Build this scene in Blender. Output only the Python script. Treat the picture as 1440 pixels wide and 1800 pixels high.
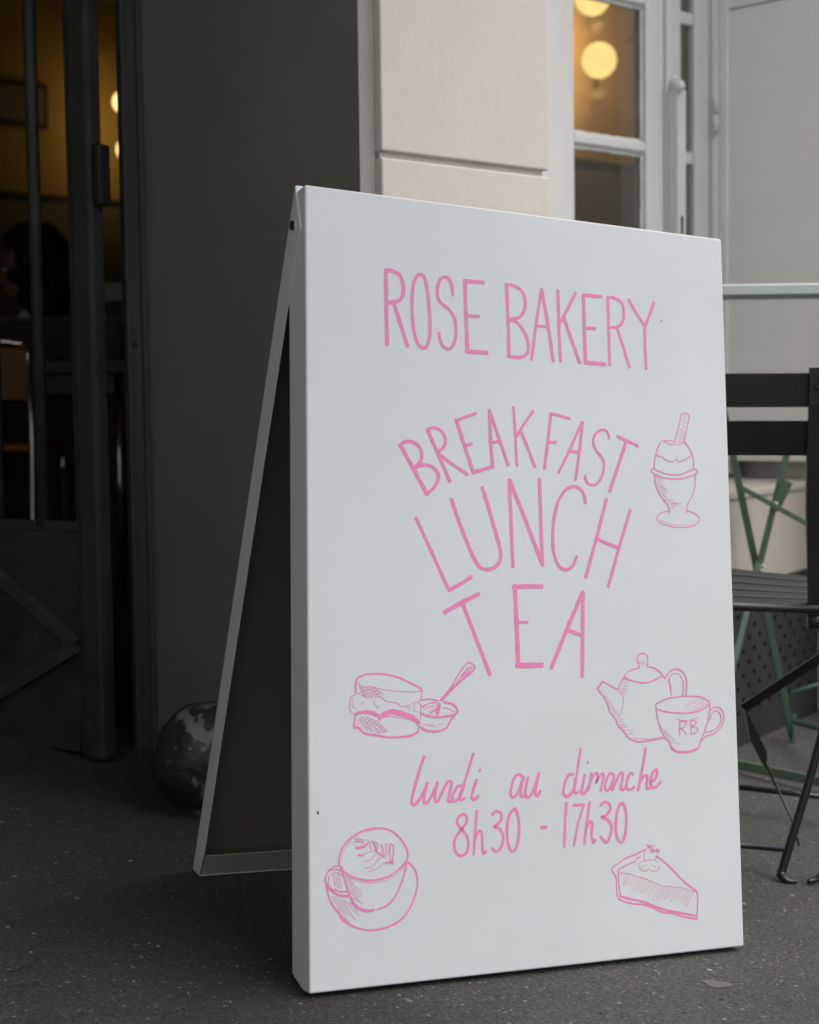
import bpy, bmesh, math, random
from mathutils import Vector, Matrix

random.seed(7)
scene = bpy.context.scene
C = scene.collection
for o in list(bpy.data.objects):
    bpy.data.objects.remove(o)

# ---------------------------------------------------------------- camera
# World: X runs along the facade, Y into the building, Z up; metres.
cam_d = bpy.data.cameras.new('camera')
cam = bpy.data.objects.new('camera', cam_d)
C.objects.link(cam)
scene.camera = cam
cam_d.sensor_fit = 'VERTICAL'
cam_d.sensor_height = 36.0
cam_d.sensor_width = 36.0
cam_d.lens = 54.563
cam_d.clip_start = 0.02
cam_d.clip_end = 400
fw = Vector((0.636599, 0.768323, -0.066497))
rt = Vector((0.769420, -0.638615, -0.012795))
dn = Vector((-0.052296, -0.043019, -0.997705))
m = Matrix((rt, -dn, -fw)).transposed().to_4x4()
m.translation = Vector((0, 0, 0.7403))
cam.matrix_world = m
cam_d.dof.use_dof = True
cam_d.dof.focus_distance = 2.1
cam_d.dof.aperture_fstop = 5.0

# ---------------------------------------------------------------- light
SUN_EL, SUN_AZ = math.radians(56), math.radians(146)   # azimuth from +Y towards +X
world = bpy.data.worlds.new('World')
scene.world = world
world.use_nodes = True
wn, wl = world.node_tree.nodes, world.node_tree.links
sky = wn.new('ShaderNodeTexSky')
sky.sky_type = 'NISHITA'
sky.sun_disc = False
sky.sun_elevation = SUN_EL
sky.sun_rotation = SUN_AZ
sky.air_density = 1.0
sky.dust_density = 4.0
sky.ozone_density = 1.0
wl.new(sky.outputs[0], wn['Background'].inputs[0])
wn['Background'].inputs[1].default_value = 0.13

sun_d = bpy.data.lights.new('sun', 'SUN')
sun_d.energy = 0.9
sun_d.angle = math.radians(70)
sun_d.color = (1.0, 0.95, 0.86)
sun = bpy.data.objects.new('sun', sun_d)
C.objects.link(sun)
sd = Vector((math.sin(SUN_AZ) * math.cos(SUN_EL), math.cos(SUN_AZ) * math.cos(SUN_EL), math.sin(SUN_EL)))
sun.rotation_euler = sd.to_track_quat('Z', 'Y').to_euler()
sun.location = sd * 20

vs = scene.view_settings
vs.view_transform = 'Standard'
vs.look = 'None'
vs.gamma = 1
vs.exposure = 0.77
vs.use_curve_mapping = False
scene.render.engine = 'CYCLES'

# ---------------------------------------------------------------- helpers
def ground_z(x, y):
    # pavement of a sloping street: falls to the right and towards the gutter
    return -0.0508 * (x - 1.1124) + 0.09 * (y - 1.5517)

def new_obj(name, me, mat, parent=None, smooth=False):
    o = bpy.data.objects.new(name, me)
    C.objects.link(o)
    if mat is not None:
        me.materials.append(mat)
    if parent is not None:
        o.parent = parent
    if smooth:
        for p in me.polygons:
            p.use_smooth = True
    return o

def from_bm(name, bm, mat, parent=None, smooth=False):
    bmesh.ops.recalc_face_normals(bm, faces=bm.faces)
    me = bpy.data.meshes.new(name)
    bm.to_mesh(me)
    bm.free()
    return new_obj(name, me, mat, parent, smooth)

def empty(name, loc, label, cat, group=None):
    o = bpy.data.objects.new(name, None)
    C.objects.link(o)
    o.empty_display_size = 0.05
    o.location = loc
    tag(o, label, cat, group)
    return o

def tag(o, label=None, cat=None, group=None, kind=None):
    if label: o['label'] = label
    if cat: o['category'] = cat
    if group: o['group'] = group
    if kind: o['kind'] = kind
    return o

def P0(parent):
    return Vector(parent.location) if parent is not None else Vector((0, 0, 0))

def bm_box(bm, lo, hi, off=Vector((0, 0, 0))):
    lo, hi = Vector(lo) - off, Vector(hi) - off
    vs_ = [bm.verts.new((x, y, z)) for x in (lo.x, hi.x) for y in (lo.y, hi.y) for z in (lo.z, hi.z)]
    for f in ((0, 1, 3, 2), (4, 6, 7, 5), (0, 4, 5, 1), (2, 3, 7, 6), (0, 2, 6, 4), (1, 5, 7, 3)):
        bm.faces.new([vs_[i] for i in f])
    return vs_

def bevel(bm, w, seg=2):
    bmesh.ops.bevel(bm, geom=list(bm.edges), offset=w, segments=seg, affect='EDGES', profile=0.6)

def box(name, lo, hi, mat, parent=None, bev=0.0, seg=2):
    bm = bmesh.new()
    bm_box(bm, lo, hi, P0(parent))
    if bev: bevel(bm, bev, seg)
    return from_bm(name, bm, mat, parent)

def prism(name, pts, z0, z1, mat, parent=None, bev=0.0):
    """plan polygon (x, y) raised from z0 to z1"""
    bm = bmesh.new()
    o = P0(parent)
    a = [bm.verts.new(Vector((x, y, z0)) - o) for x, y in pts]
    b = [bm.verts.new(Vector((x, y, z1)) - o) for x, y in pts]
    n = len(pts)
    bm.faces.new(a[::-1]); bm.faces.new(b)
    for i in range(n):
        bm.faces.new((a[i], a[(i + 1) % n], b[(i + 1) % n], b[i]))
    if bev: bevel(bm, bev)
    return from_bm(name, bm, mat, parent)

def bm_bar(bm, a, b, w, t, up=(0, 0, 1), off=Vector((0, 0, 0))):
    """flat bar a->b, w wide across 'up', t thick along it"""
    a, b = Vector(a) - off, Vector(b) - off
    d = (b - a).normalized()
    s = d.cross(Vector(up)).normalized()
    n = s.cross(d).normalized()
    r = []
    for p in (a, b):
        r.append([bm.verts.new(p + s * (sx * w / 2) + n * (sn * t / 2)) for sx, sn in ((-1, -1), (1, -1), (1, 1), (-1, 1))])
    for i in range(4):
        bm.faces.new((r[0][i], r[0][(i + 1) % 4], r[1][(i + 1) % 4], r[1][i]))
    bm.faces.new(r[0][::-1]); bm.faces.new(r[1])

def bar(name, a, b, w, t, mat, parent=None, up=(0, 0, 1), bev=0.0):
    bm = bmesh.new()
    bm_bar(bm, a, b, w, t, up, P0(parent))
    if bev: bevel(bm, bev)
    return from_bm(name, bm, mat, parent)

def bm_tube(bm, pts, r, n=10, off=Vector((0, 0, 0)), flat=1.0):
    pts = [Vector(p) - off for p in pts]
    rings = []
    prev = None
    for i, p in enumerate(pts):
        d = (pts[min(i + 1, len(pts) - 1)] - pts[max(i - 1, 0)]).normalized()
        if prev is None:
            ref = Vector((0, 0, 1)) if abs(d.z) < 0.9 else Vector((1, 0, 0))
            s = d.cross(ref).normalized()
        else:
            s = (prev - d * prev.dot(d)).normalized()
        prev = s
        q = d.cross(s)
        rr = r[i] if isinstance(r, (list, tuple)) else r
        rings.append([bm.verts.new(p + (s * math.cos(2 * math.pi * k / n) + q * math.sin(2 * math.pi * k / n) * flat) * rr) for k in range(n)])
    for a, b in zip(rings, rings[1:]):
        for k in range(n):
            bm.faces.new((a[k], a[(k + 1) % n], b[(k + 1) % n], b[k]))
    bm.faces.new(rings[0][::-1]); bm.faces.new(rings[-1])

def tube(name, pts, r, mat, parent=None, n=10, flat=1.0):
    bm = bmesh.new()
    bm_tube(bm, pts, r, n, P0(parent), flat)
    return from_bm(name, bm, mat, parent, True)

def spline(pts, n=6):
    P = [Vector(p) for p in pts]
    closed = (P[0] - P[-1]).length < 1e-6
    out = []
    for i in range(len(P) - 1):
        p1, p2 = P[i], P[i + 1]
        p0 = P[i - 1] if i else (P[-2] if closed else 2 * P[0] - P[1])
        p3 = P[i + 2] if i + 2 < len(P) else (P[1] if closed else 2 * P[-1] - P[-2])
        for k in range(n):
            t = k / n
            out.append(0.5 * (2 * p1 + (p2 - p0) * t + (2 * p0 - 5 * p1 + 4 * p2 - p3) * t * t + (3 * p1 - p0 - 3 * p2 + p3) * t ** 3))
    out.append(P[-1])
    return out

# ---------------------------------------------------------------- materials
def mat(name, col, rough=0.6, noise=0.0, nscale=8.0, bump=0.0, bscale=60.0, col2=None, thr=None, metallic=0.0, spec=0.5,
        spots=0.0, spot_scale=70.0, spot_col=(0.08, 0.08, 0.08)):
    m_ = bpy.data.materials.new(name)
    m_.use_nodes = True
    n, l = m_.node_tree.nodes, m_.node_tree.links
    b = n['Principled BSDF']
    b.inputs['Roughness'].default_value = rough
    b.inputs['Metallic'].default_value = metallic
    b.inputs['Specular IOR Level'].default_value = spec
    b.inputs['Base Color'].default_value = (*col, 1)
    tc = n.new('ShaderNodeTexCoord')
    out = None
    if noise or col2:
        nz = n.new('ShaderNodeTexNoise')
        nz.inputs['Scale'].default_value = nscale
        nz.inputs['Detail'].default_value = 7
        nz.inputs['Roughness'].default_value = 0.62
        l.new(tc.outputs['Object'], nz.inputs['Vector'])
        rp = n.new('ShaderNodeValToRGB')
        if col2:
            lo, hi = thr or (0.4, 0.6)
            rp.color_ramp.elements[0].position = lo
            rp.color_ramp.elements[1].position = hi
            rp.color_ramp.elements[0].color = (*col, 1)
            rp.color_ramp.elements[1].color = (*col2, 1)
        else:
            rp.color_ramp.elements[0].position = 0.25
            rp.color_ramp.elements[1].position = 0.75
            rp.color_ramp.elements[0].color = (*[c * (1 - noise) for c in col], 1)
            rp.color_ramp.elements[1].color = (*[min(1, c * (1 + noise)) for c in col], 1)
        l.new(nz.outputs['Fac'], rp.inputs['Fac'])
        out = rp.outputs['Color']
        mr = n.new('ShaderNodeMapRange')
        mr.inputs['To Min'].default_value = max(0.05, rough - 0.12)
        mr.inputs['To Max'].default_value = min(1, rough + 0.12)
        l.new(nz.outputs['Fac'], mr.inputs['Value'])
        l.new(mr.outputs['Result'], b.inputs['Roughness'])
    if spots:
        v = n.new('ShaderNodeTexVoronoi')
        v.inputs['Scale'].default_value = spot_scale
        l.new(tc.outputs['Object'], v.inputs['Vector'])
        sx = n.new('ShaderNodeSeparateColor')
        l.new(v.outputs['Color'], sx.inputs['Color'])
        g1 = n.new('ShaderNodeMath'); g1.operation = 'LESS_THAN'; g1.inputs[1].default_value = spots
        l.new(sx.outputs['Red'], g1.inputs[0])
        r1 = n.new('ShaderNodeMath'); r1.operation = 'MULTIPLY'; r1.inputs[1].default_value = 0.34
        l.new(sx.outputs['Green'], r1.inputs[0])
        g2 = n.new('ShaderNodeMath'); g2.operation = 'LESS_THAN'
        l.new(v.outputs['Distance'], g2.inputs[0])
        l.new(r1.outputs[0], g2.inputs[1])
        g3 = n.new('ShaderNodeMath'); g3.operation = 'MULTIPLY'
        l.new(g1.outputs[0], g3.inputs[0]); l.new(g2.outputs[0], g3.inputs[1])
        g4 = n.new('ShaderNodeMath'); g4.operation = 'MULTIPLY'
        l.new(g3.outputs[0], g4.inputs[0]); l.new(sx.outputs['Blue'], g4.inputs[1])
        mx = n.new('ShaderNodeMix'); mx.data_type = 'RGBA'
        l.new(g4.outputs[0], mx.inputs['Factor'])
        if out is not None: l.new(out, mx.inputs[6])
        else: mx.inputs[6].default_value = (*col, 1)
        mx.inputs[7].default_value = (*spot_col, 1)
        out = mx.outputs[2]
    if out is not None:
        l.new(out, b.inputs['Base Color'])
    if bump:
        bz = n.new('ShaderNodeTexNoise')
        bz.inputs['Scale'].default_value = bscale
        bz.inputs['Detail'].default_value = 6
        l.new(tc.outputs['Object'], bz.inputs['Vector'])
        bp = n.new('ShaderNodeBump')
        bp.inputs['Strength'].default_value = bump
        bp.inputs['Distance'].default_value = 0.004
        l.new(bz.outputs['Fac'], bp.inputs['Height'])
        l.new(bp.outputs['Normal'], b.inputs['Normal'])
    return m_

M = {}
M['board'] = mat('board_white', (0.575, 0.622, 0.65), 0.32, noise=0.07, nscale=1.7, bump=0.02, bscale=9)
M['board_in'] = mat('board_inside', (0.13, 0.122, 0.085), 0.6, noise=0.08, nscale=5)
M['lip'] = mat('lip_paint', (0.30, 0.30, 0.28), 0.6, noise=0.08, nscale=5)
M['gum'] = mat('gum', (0.105, 0.104, 0.098), 0.8, noise=0.1, nscale=80)
M['crack'] = mat('crack_dirt', (0.010, 0.010, 0.009), 0.95)
M['grit'] = mat('grit_stone', (0.16, 0.155, 0.14), 0.8, noise=0.4, nscale=30)
M['pink'] = mat('pink_paint', (0.72, 0.205, 0.425), 0.55, noise=0.10, nscale=60)
M['bolt'] = mat('black_bolt', (0.012, 0.012, 0.012), 0.35)
M['stucco'] = mat('cream_stucco', (0.61, 0.59, 0.54), 0.85, noise=0.05, nscale=5, bump=0.22, bscale=55, spots=0.03, spot_scale=60, spot_col=(0.46, 0.43, 0.38))
M['pale'] = mat('pale_render', (0.78, 0.77, 0.73), 0.9, noise=0.03, nscale=2)
M['strip'] = mat('grey_strip', (0.47, 0.46, 0.44), 0.85, noise=0.06, nscale=9, bump=0.25, bscale=160)
M['darkwall'] = mat('dark_wall', (0.165, 0.163, 0.140), 0.8, noise=0.16, nscale=2.4, bump=0.2, bscale=35)
M['gate'] = mat('gate_paint', (0.019, 0.022, 0.0195), 0.6, noise=0.35, nscale=9, bump=0.5, bscale=40, col2=(0.036, 0.041, 0.036), thr=(0.35, 0.65), spots=0.35, spot_scale=70, spot_col=(0.006, 0.006, 0.005))
M['brace'] = mat('worn_brace', (0.040, 0.041, 0.034), 0.6, noise=0.3, nscale=20, bump=0.4, bscale=50)
M['post'] = mat('post_paint', (0.060, 0.072, 0.064), 0.6, noise=0.15, nscale=10, bump=0.3, bscale=60, spots=0.06, spot_scale=40, spot_col=(0.015, 0.014, 0.012))
M['iron'] = mat('black_iron', (0.012, 0.012, 0.012), 0.5)
M['white'] = mat('white_paint', (0.64, 0.655, 0.645), 0.45, noise=0.04, nscale=7, bump=0.18, bscale=45, spots=0.015, spot_scale=45, spot_col=(0.12, 0.11, 0.1))
M['panel'] = mat('panel_paint', (0.80, 0.81, 0.77), 0.5, noise=0.04, nscale=4, bump=0.10, bscale=30)
M['gap'] = mat('dark_gap', (0.05, 0.045, 0.04), 0.9)
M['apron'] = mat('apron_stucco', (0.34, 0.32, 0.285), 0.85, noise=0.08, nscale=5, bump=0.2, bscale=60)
M['vent'] = mat('vent_metal', (0.010, 0.0115, 0.010), 0.75, noise=0.2, nscale=12, bump=0.25, bscale=50)
M['black'] = mat('black_paint', (0.010, 0.0115, 0.011), 0.32, noise=0.2, nscale=14, bump=0.15, bscale=70)
M['slat'] = mat('slat_paint', (0.024, 0.028, 0.028), 0.45, noise=0.12, nscale=5, bump=0.05, bscale=40)
M['green'] = mat('green_paint', (0.085, 0.145, 0.095), 0.42, noise=0.15, nscale=14, bump=0.15, bscale=80)
M['tabletop'] = mat('table_paint', (0.50, 0.57, 0.55), 0.35, noise=0.06, nscale=10)
M['chrome'] = mat('chrome', (0.75, 0.73, 0.68), 0.15, metallic=1.0)
M['mustard'] = mat('mustard_wall', (0.33, 0.225, 0.05), 0.8, noise=0.12, nscale=1.5)
M['tan'] = mat('tan_wall', (0.36, 0.24, 0.12), 0.7, noise=0.08, nscale=2)
M['wains'] = mat('wainscot_paint', (0.15, 0.135, 0.09), 0.6, noise=0.1, nscale=4)
M['darkwood'] = mat('dark_wood', (0.03, 0.024, 0.014), 0.45, noise=0.2, nscale=5)
M['floor'] = mat('cafe_floor', (0.06, 0.05, 0.035), 0.5, noise=0.2, nscale=3)
M['paper'] = mat('paper', (0.62, 0.60, 0.52), 0.8, noise=0.03)
M['hair'] = mat('hair', (0.010, 0.008, 0.006), 0.7, noise=0.3, nscale=50, bump=0.8, bscale=30)
M['skin'] = mat('skin', (0.42, 0.24, 0.16), 0.55, noise=0.05, nscale=20)
M['cloth'] = mat('dark_cloth', (0.018, 0.019, 0.017), 0.85, noise=0.2, nscale=12)
M['orange'] = mat('orange_seat', (0.30, 0.13, 0.02), 0.5, noise=0.1, nscale=6)

def glass():
    m_ = bpy.data.materials.new('pane_glass')
    m_.use_nodes = True
    n, l = m_.node_tree.nodes, m_.node_tree.links
    n.remove(n['Principled BSDF'])
    tr = n.new('ShaderNodeBsdfTransparent'); tr.inputs[0].default_value = (0.86, 0.88, 0.84, 1)
    gl = n.new('ShaderNodeBsdfGlossy'); gl.inputs['Roughness'].default_value = 0.03
    fr = n.new('ShaderNodeMapRange'); lw = n.new('ShaderNodeLayerWeight'); lw.inputs['Blend'].default_value = 0.18
    l.new(lw.outputs['Facing'], fr.inputs['Value']); fr.inputs['To Min'].default_value = 0.05; fr.inputs['To Max'].default_value = 0.75
    mx = n.new('ShaderNodeMixShader')
    nz = n.new('ShaderNodeTexNoise'); nz.inputs['Scale'].default_value = 3
    bp = n.new('ShaderNodeBump'); bp.inputs['Strength'].default_value = 0.04
    l.new(nz.outputs['Fac'], bp.inputs['Height']); l.new(bp.outputs['Normal'], gl.inputs['Normal'])
    l.new(fr.outputs[0], mx.inputs[0]); l.new(tr.outputs[0], mx.inputs[1]); l.new(gl.outputs[0], mx.inputs[2])
    l.new(mx.outputs[0], n['Material Output'].inputs[0])
    return m_
M['glass'] = glass()

def glow():
    m_ = bpy.data.materials.new('opal_globe')
    m_.use_nodes = True
    n, l = m_.node_tree.nodes, m_.node_tree.links
    b = n['Principled BSDF']
    b.inputs['Base Color'].default_value = (0.02, 0.015, 0.01, 1)
    b.inputs['Roughness'].default_value = 0.6; b.inputs['Specular IOR Level'].default_value = 0
    lw = n.new('ShaderNodeTexNoise'); lw.inputs['Scale'].default_value = 4
    rp = n.new('ShaderNodeValToRGB')
    rp.color_ramp.elements[0].color = (1.0, 0.62, 0.20, 1)
    rp.color_ramp.elements[1].color = (1.0, 0.74, 0.30, 1)
    l.new(lw.outputs['Fac'], rp.inputs['Fac'])
    l.new(rp.outputs['Color'], b.inputs['Emission Color'])
    b.inputs['Emission Strength'].default_value = 1.1
    return m_
M['globe'] = glow()

def asphalt():
    m_ = bpy.data.materials.new('asphalt')
    m_.use_nodes = True
    n, l = m_.node_tree.nodes, m_.node_tree.links
    b = n['Principled BSDF']
    b.inputs['Roughness'].default_value = 0.85
    b.inputs['Specular IOR Level'].default_value = 0.3
    tc = n.new('ShaderNodeTexCoord')
    big = n.new('ShaderNodeTexNoise'); big.inputs['Scale'].default_value = 2.2; big.inputs['Detail'].default_value = 8; big.inputs['Roughness'].default_value = 0.65
    fine = n.new('ShaderNodeTexNoise'); fine.inputs['Scale'].default_value = 170; fine.inputs['Detail'].default_value = 4
    for t in (big, fine): l.new(tc.outputs['Object'], t.inputs['Vector'])
    r1 = n.new('ShaderNodeValToRGB')
    r1.color_ramp.elements[0].position = 0.3; r1.color_ramp.elements[1].position = 0.72
    r1.color_ramp.elements[0].color = (0.045, 0.0465, 0.043, 1); r1.color_ramp.elements[1].color = (0.075, 0.0775, 0.072, 1)
    l.new(big.outputs['Fac'], r1.inputs['Fac'])
    r2 = n.new('ShaderNodeValToRGB')
    r2.color_ramp.elements[0].position = 0.33; r2.color_ramp.elements[1].position = 0.70
    r2.color_ramp.elements[0].color = (0.62, 0.62, 0.62, 1); r2.color_ramp.elements[1].color = (1.35, 1.33, 1.3, 1)
    l.new(fine.outputs['Fac'], r2.inputs['Fac'])
    mu = n.new('ShaderNodeMix'); mu.data_type = 'RGBA'; mu.blend_type = 'MULTIPLY'; mu.inputs['Factor'].default_value = 1
    l.new(r1.outputs[0], mu.inputs[6]); l.new(r2.outputs[0], mu.inputs[7])
    col = mu.outputs[2]
    wob = n.new('ShaderNodeTexNoise'); wob.inputs['Scale'].default_value = 240
    l.new(tc.outputs['Object'], wob.inputs['Vector'])
    wa = n.new('ShaderNodeVectorMath'); wa.operation = 'SCALE'; wa.inputs['Scale'].default_value = 0.006
    l.new(wob.outputs['Color'], wa.inputs[0])
    wv = n.new('ShaderNodeVectorMath'); wv.operation = 'ADD'
    l.new(tc.outputs['Object'], wv.inputs[0]); l.new(wa.outputs[0], wv.inputs[1])
    hsum = None
    for sc, share, size, c in ((150, 0.11, 0.42, (0.25, 0.245, 0.225)), (75, 0.03, 0.36, (0.36, 0.35, 0.32)), (260, 0.16, 0.45, (0.26, 0.25, 0.22)), (95, 0.05, 0.4, (0.015, 0.014, 0.013))):
        v = n.new('ShaderNodeTexVoronoi'); v.inputs['Scale'].default_value = sc
        l.new(wv.outputs[0], v.inputs['Vector'])
        s = n.new('ShaderNodeSeparateColor'); l.new(v.outputs['Color'], s.inputs['Color'])
        a = n.new('ShaderNodeMath'); a.operation = 'LESS_THAN'; a.inputs[1].default_value = share; l.new(s.outputs['Red'], a.inputs[0])
        z = n.new('ShaderNodeMath'); z.operation = 'MULTIPLY'; z.inputs[1].default_value = size; l.new(s.outputs['Green'], z.inputs[0])
        d = n.new('ShaderNodeMath'); d.operation = 'LESS_THAN'; l.new(v.outputs['Distance'], d.inputs[0]); l.new(z.outputs[0], d.inputs[1])
        k = n.new('ShaderNodeMath'); k.operation = 'MULTIPLY'; l.new(a.outputs[0], k.inputs[0]); l.new(d.outputs[0], k.inputs[1])
        kk = n.new('ShaderNodeMath'); kk.operation = 'MULTIPLY'; l.new(k.outputs[0], kk.inputs[0]); l.new(s.outputs['Blue'], kk.inputs[1])
        mx = n.new('ShaderNodeMix'); mx.data_type = 'RGBA'; l.new(kk.outputs[0], mx.inputs['Factor'])
        l.new(col, mx.inputs[6]); mx.inputs[7].default_value = (*c, 1)
        col = mx.outputs[2]
    # painted shade: ground colour darkened softly around the carriage entrance
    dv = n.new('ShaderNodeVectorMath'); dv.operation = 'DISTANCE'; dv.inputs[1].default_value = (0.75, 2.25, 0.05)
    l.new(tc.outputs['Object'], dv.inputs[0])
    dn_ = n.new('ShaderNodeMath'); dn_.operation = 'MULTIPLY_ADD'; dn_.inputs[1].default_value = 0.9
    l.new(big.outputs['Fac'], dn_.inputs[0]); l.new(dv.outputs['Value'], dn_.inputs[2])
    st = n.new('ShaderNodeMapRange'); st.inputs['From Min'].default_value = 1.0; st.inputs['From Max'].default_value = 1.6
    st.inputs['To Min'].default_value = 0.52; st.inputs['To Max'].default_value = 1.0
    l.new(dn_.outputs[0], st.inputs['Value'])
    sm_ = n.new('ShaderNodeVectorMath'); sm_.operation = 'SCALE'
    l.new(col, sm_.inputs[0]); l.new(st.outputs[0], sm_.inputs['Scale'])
    l.new(sm_.outputs[0], b.inputs['Base Color'])
    bp = n.new('ShaderNodeBump'); bp.inputs['Strength'].default_value = 0.55; bp.inputs['Distance'].default_value = 0.003
    l.new(fine.outputs['Fac'], bp.inputs['Height']); l.new(bp.outputs['Normal'], b.inputs['Normal'])
    return m_
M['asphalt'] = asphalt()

def ball_mat():
    m_ = mat('peeled_paint', (0.028, 0.030, 0.032), 0.38, col2=(0.17, 0.185, 0.18), thr=(0.56, 0.585), nscale=13, bump=0.5, bscale=70, spots=0.12, spot_scale=90, spot_col=(0.2, 0.2, 0.2))
    return m_
M['ball'] = ball_mat()

# ---------------------------------------------------------------- ground
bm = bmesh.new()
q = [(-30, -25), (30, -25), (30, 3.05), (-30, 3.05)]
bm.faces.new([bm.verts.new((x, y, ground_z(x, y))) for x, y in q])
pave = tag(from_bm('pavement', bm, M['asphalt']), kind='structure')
rk = random.Random(21)
for path, wd in (([(0.780, 1.800), (0.815, 1.815), (0.835, 1.800), (0.868, 1.812), (0.885, 1.842)], 0.0035), ([(0.760, 1.765), (0.800, 1.772), (0.840, 1.752), (0.872, 1.765)], 0.0025),
                 ([(1.05, 1.40), (1.00, 1.47), (0.985, 1.55), (0.93, 1.62), (0.915, 1.86)], 0.0014)):
    bm = bmesh.new()
    pts_ = []
    for (ax, ay), (bx_, by_) in zip(path, path[1:]):
        for k_ in range(6):
            f_ = k_ / 6
            pts_.append((ax + (bx_ - ax) * f_ + rk.uniform(-0.0025, 0.0025), ay + (by_ - ay) * f_ + rk.uniform(-0.0025, 0.0025)))
    va, vb_ = [], []
    for i_, (x_, y_) in enumerate(pts_):
        w_ = wd * rk.uniform(0.35, 1.0) * math.sin(math.pi * (i_ + 0.5) / len(pts_)) * 0.5
        va.append(bm.verts.new((x_ - w_, y_ + w_ * 0.6, ground_z(x_, y_) + 0.0009))); vb_.append(bm.verts.new((x_ + w_, y_ - w_ * 0.6, ground_z(x_, y_) + 0.0009)))
    for i_ in range(len(pts_) - 1): bm.faces.new((va[i_], vb_[i_], vb_[i_ + 1], va[i_ + 1]))
    from_bm('crack', bm, M['crack'], pave)
tag(box('cafe_floor', (-0.6, 3.02, 0.0), (7.5, 7.6, 0.20), M['floor']), kind='structure')

# ---------------------------------------------------------------- building
GZ = -0.6
# corner pier of cream rusticated blocks
pier = empty('stone_pier', (1.79, 2.2, 0.0), 'cream rendered stone pier with one horizontal groove beside the tall window', 'pier')
for z0, z1 in ((GZ, 0.555), (0.566, 1.148), (1.1595, 1.742), (1.753, 2.336), (2.347, 2.90)):
    box('stone_block', (1.600, 1.990, z0), (1.982, 2.03, z1), M['stucco'], pier, 0.004, 3)
prism('core', [(1.606, 2.002), (1.976, 2.002), (1.976, 2.70), (1.606, 2.70)], GZ, 2.90, M['stucco'], pier)
cs = prism('corner_strip', [(1.577, 2.018), (1.5985, 2.0055), (1.605, 2.02), (1.605, 2.10), (1.577, 2.10)], GZ, 2.90, M['strip'], pier)
cs['label'] = 'plain grey strip along the corner of the pier'

# dark side wall of the carriage passage
dw = prism('passage_wall', [(1.5765, 2.0195), (1.604, 2.035), (1.604, 2.70), (1.5405, 2.70)], GZ, 2.90, M['darkwall'])
tag(dw, 'dark grey painted side wall of the passage behind the white sign', 'wall')
# the passage mouth: opposite jamb, ceiling, wall over it
shd = empty('shade_slab', (0.0, 1.4, 2.85), 'unseen slab added above the passage mouth to shade the ground', 'shade_slab')  # slab out of view, added to shade the ground by the passage
box('slab', (0.25, -0.1, 2.83), (2.1, 1.989, 2.99), M['stucco'], shd, 0.01)
for k_ in range(2):
    prism('bracket', [(0.4 + 1.35 * k_, 1.2), (0.55 + 1.35 * k_, 1.2), (0.55 + 1.35 * k_, 1.989), (0.4 + 1.35 * k_, 1.989)], 2.62, 2.8295, M['stucco'], shd, 0.01)
lw_ = empty('facade_wall', (-0.6, 2.0, 0.0), 'cream facade wall on the far side of the passage mouth', 'wall')
box('wall_face', (-14.0, 1.99, -1.2), (-0.301, 2.3, 8.0), M['stucco'], lw_)
box('jamb', (-0.5, 2.3005, -1.2), (-0.301, 3.0, 2.899), M['darkwall'], lw_)
wg = empty('bounce_wing', (-3.0, -1.0, 0.0), 'unseen pale wing added left of the passage to bounce light', 'building')  # wing out of view, added to throw light onto left-facing surfaces
box('wall_face', (-6.0, -7.0, -2.0), (-1.6, 1.9885, 8.0), M['pale'], wg)
for k_ in range(4):
    for z_ in (1.0, 4.2):
        w_ = box('window', (-1.6005, -6.2 + 1.9 * k_, z_), (-1.585, -5.3 + 1.9 * k_, z_ + 1.7), M['white'], wg, 0.004)
        box('window_pane', (-1.586, -6.12 + 1.9 * k_, z_ + 0.08), (-1.58, -5.38 + 1.9 * k_, z_ + 1.62), M['gap'], wg)
uw = empty('upper_wall', (2.0, 2.0, 2.9), 'cream upper facade wall above the passage and the window', 'wall')
box('wall_face', (-0.3, 1.99, 2.9005), (14.0, 2.3, 8.0), M['stucco'], uw)
box('shade_lintel', (-0.3, 2.06, 2.28), (1.5755, 3.0, 2.8995), M['darkwall'], uw)  # low block out of view, added to darken the upper passage wall
box('soffit', (-0.3, 2.3005, 2.9005), (7.5, 3.3, 3.05), M['darkwall'], uw)

# gate post at the inner end of the dark wall
po = empty('gate_post', (1.54, 2.66, 0.07), 'narrow dark green painted post at the end of the dark wall', 'post')
prism('shaft', [(1.497, 2.655), (1.5425, 2.655), (1.540, 2.70), (1.524, 2.70), (1.4985, 2.668)], -0.1, 2.279, M['post'], po, 0.002)
prism('edge_bead', [(1.497, 2.647), (1.505, 2.647), (1.505, 2.6548), (1.497, 2.6548)], -0.1, 2.278, M['post'], po, 0.0015)
prism('wall_bead', [(1.531, 2.645), (1.5425, 2.645), (1.5425, 2.6548), (1.531, 2.6548)], -0.1, 2.278, M['post'], po, 0.0015)

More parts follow.
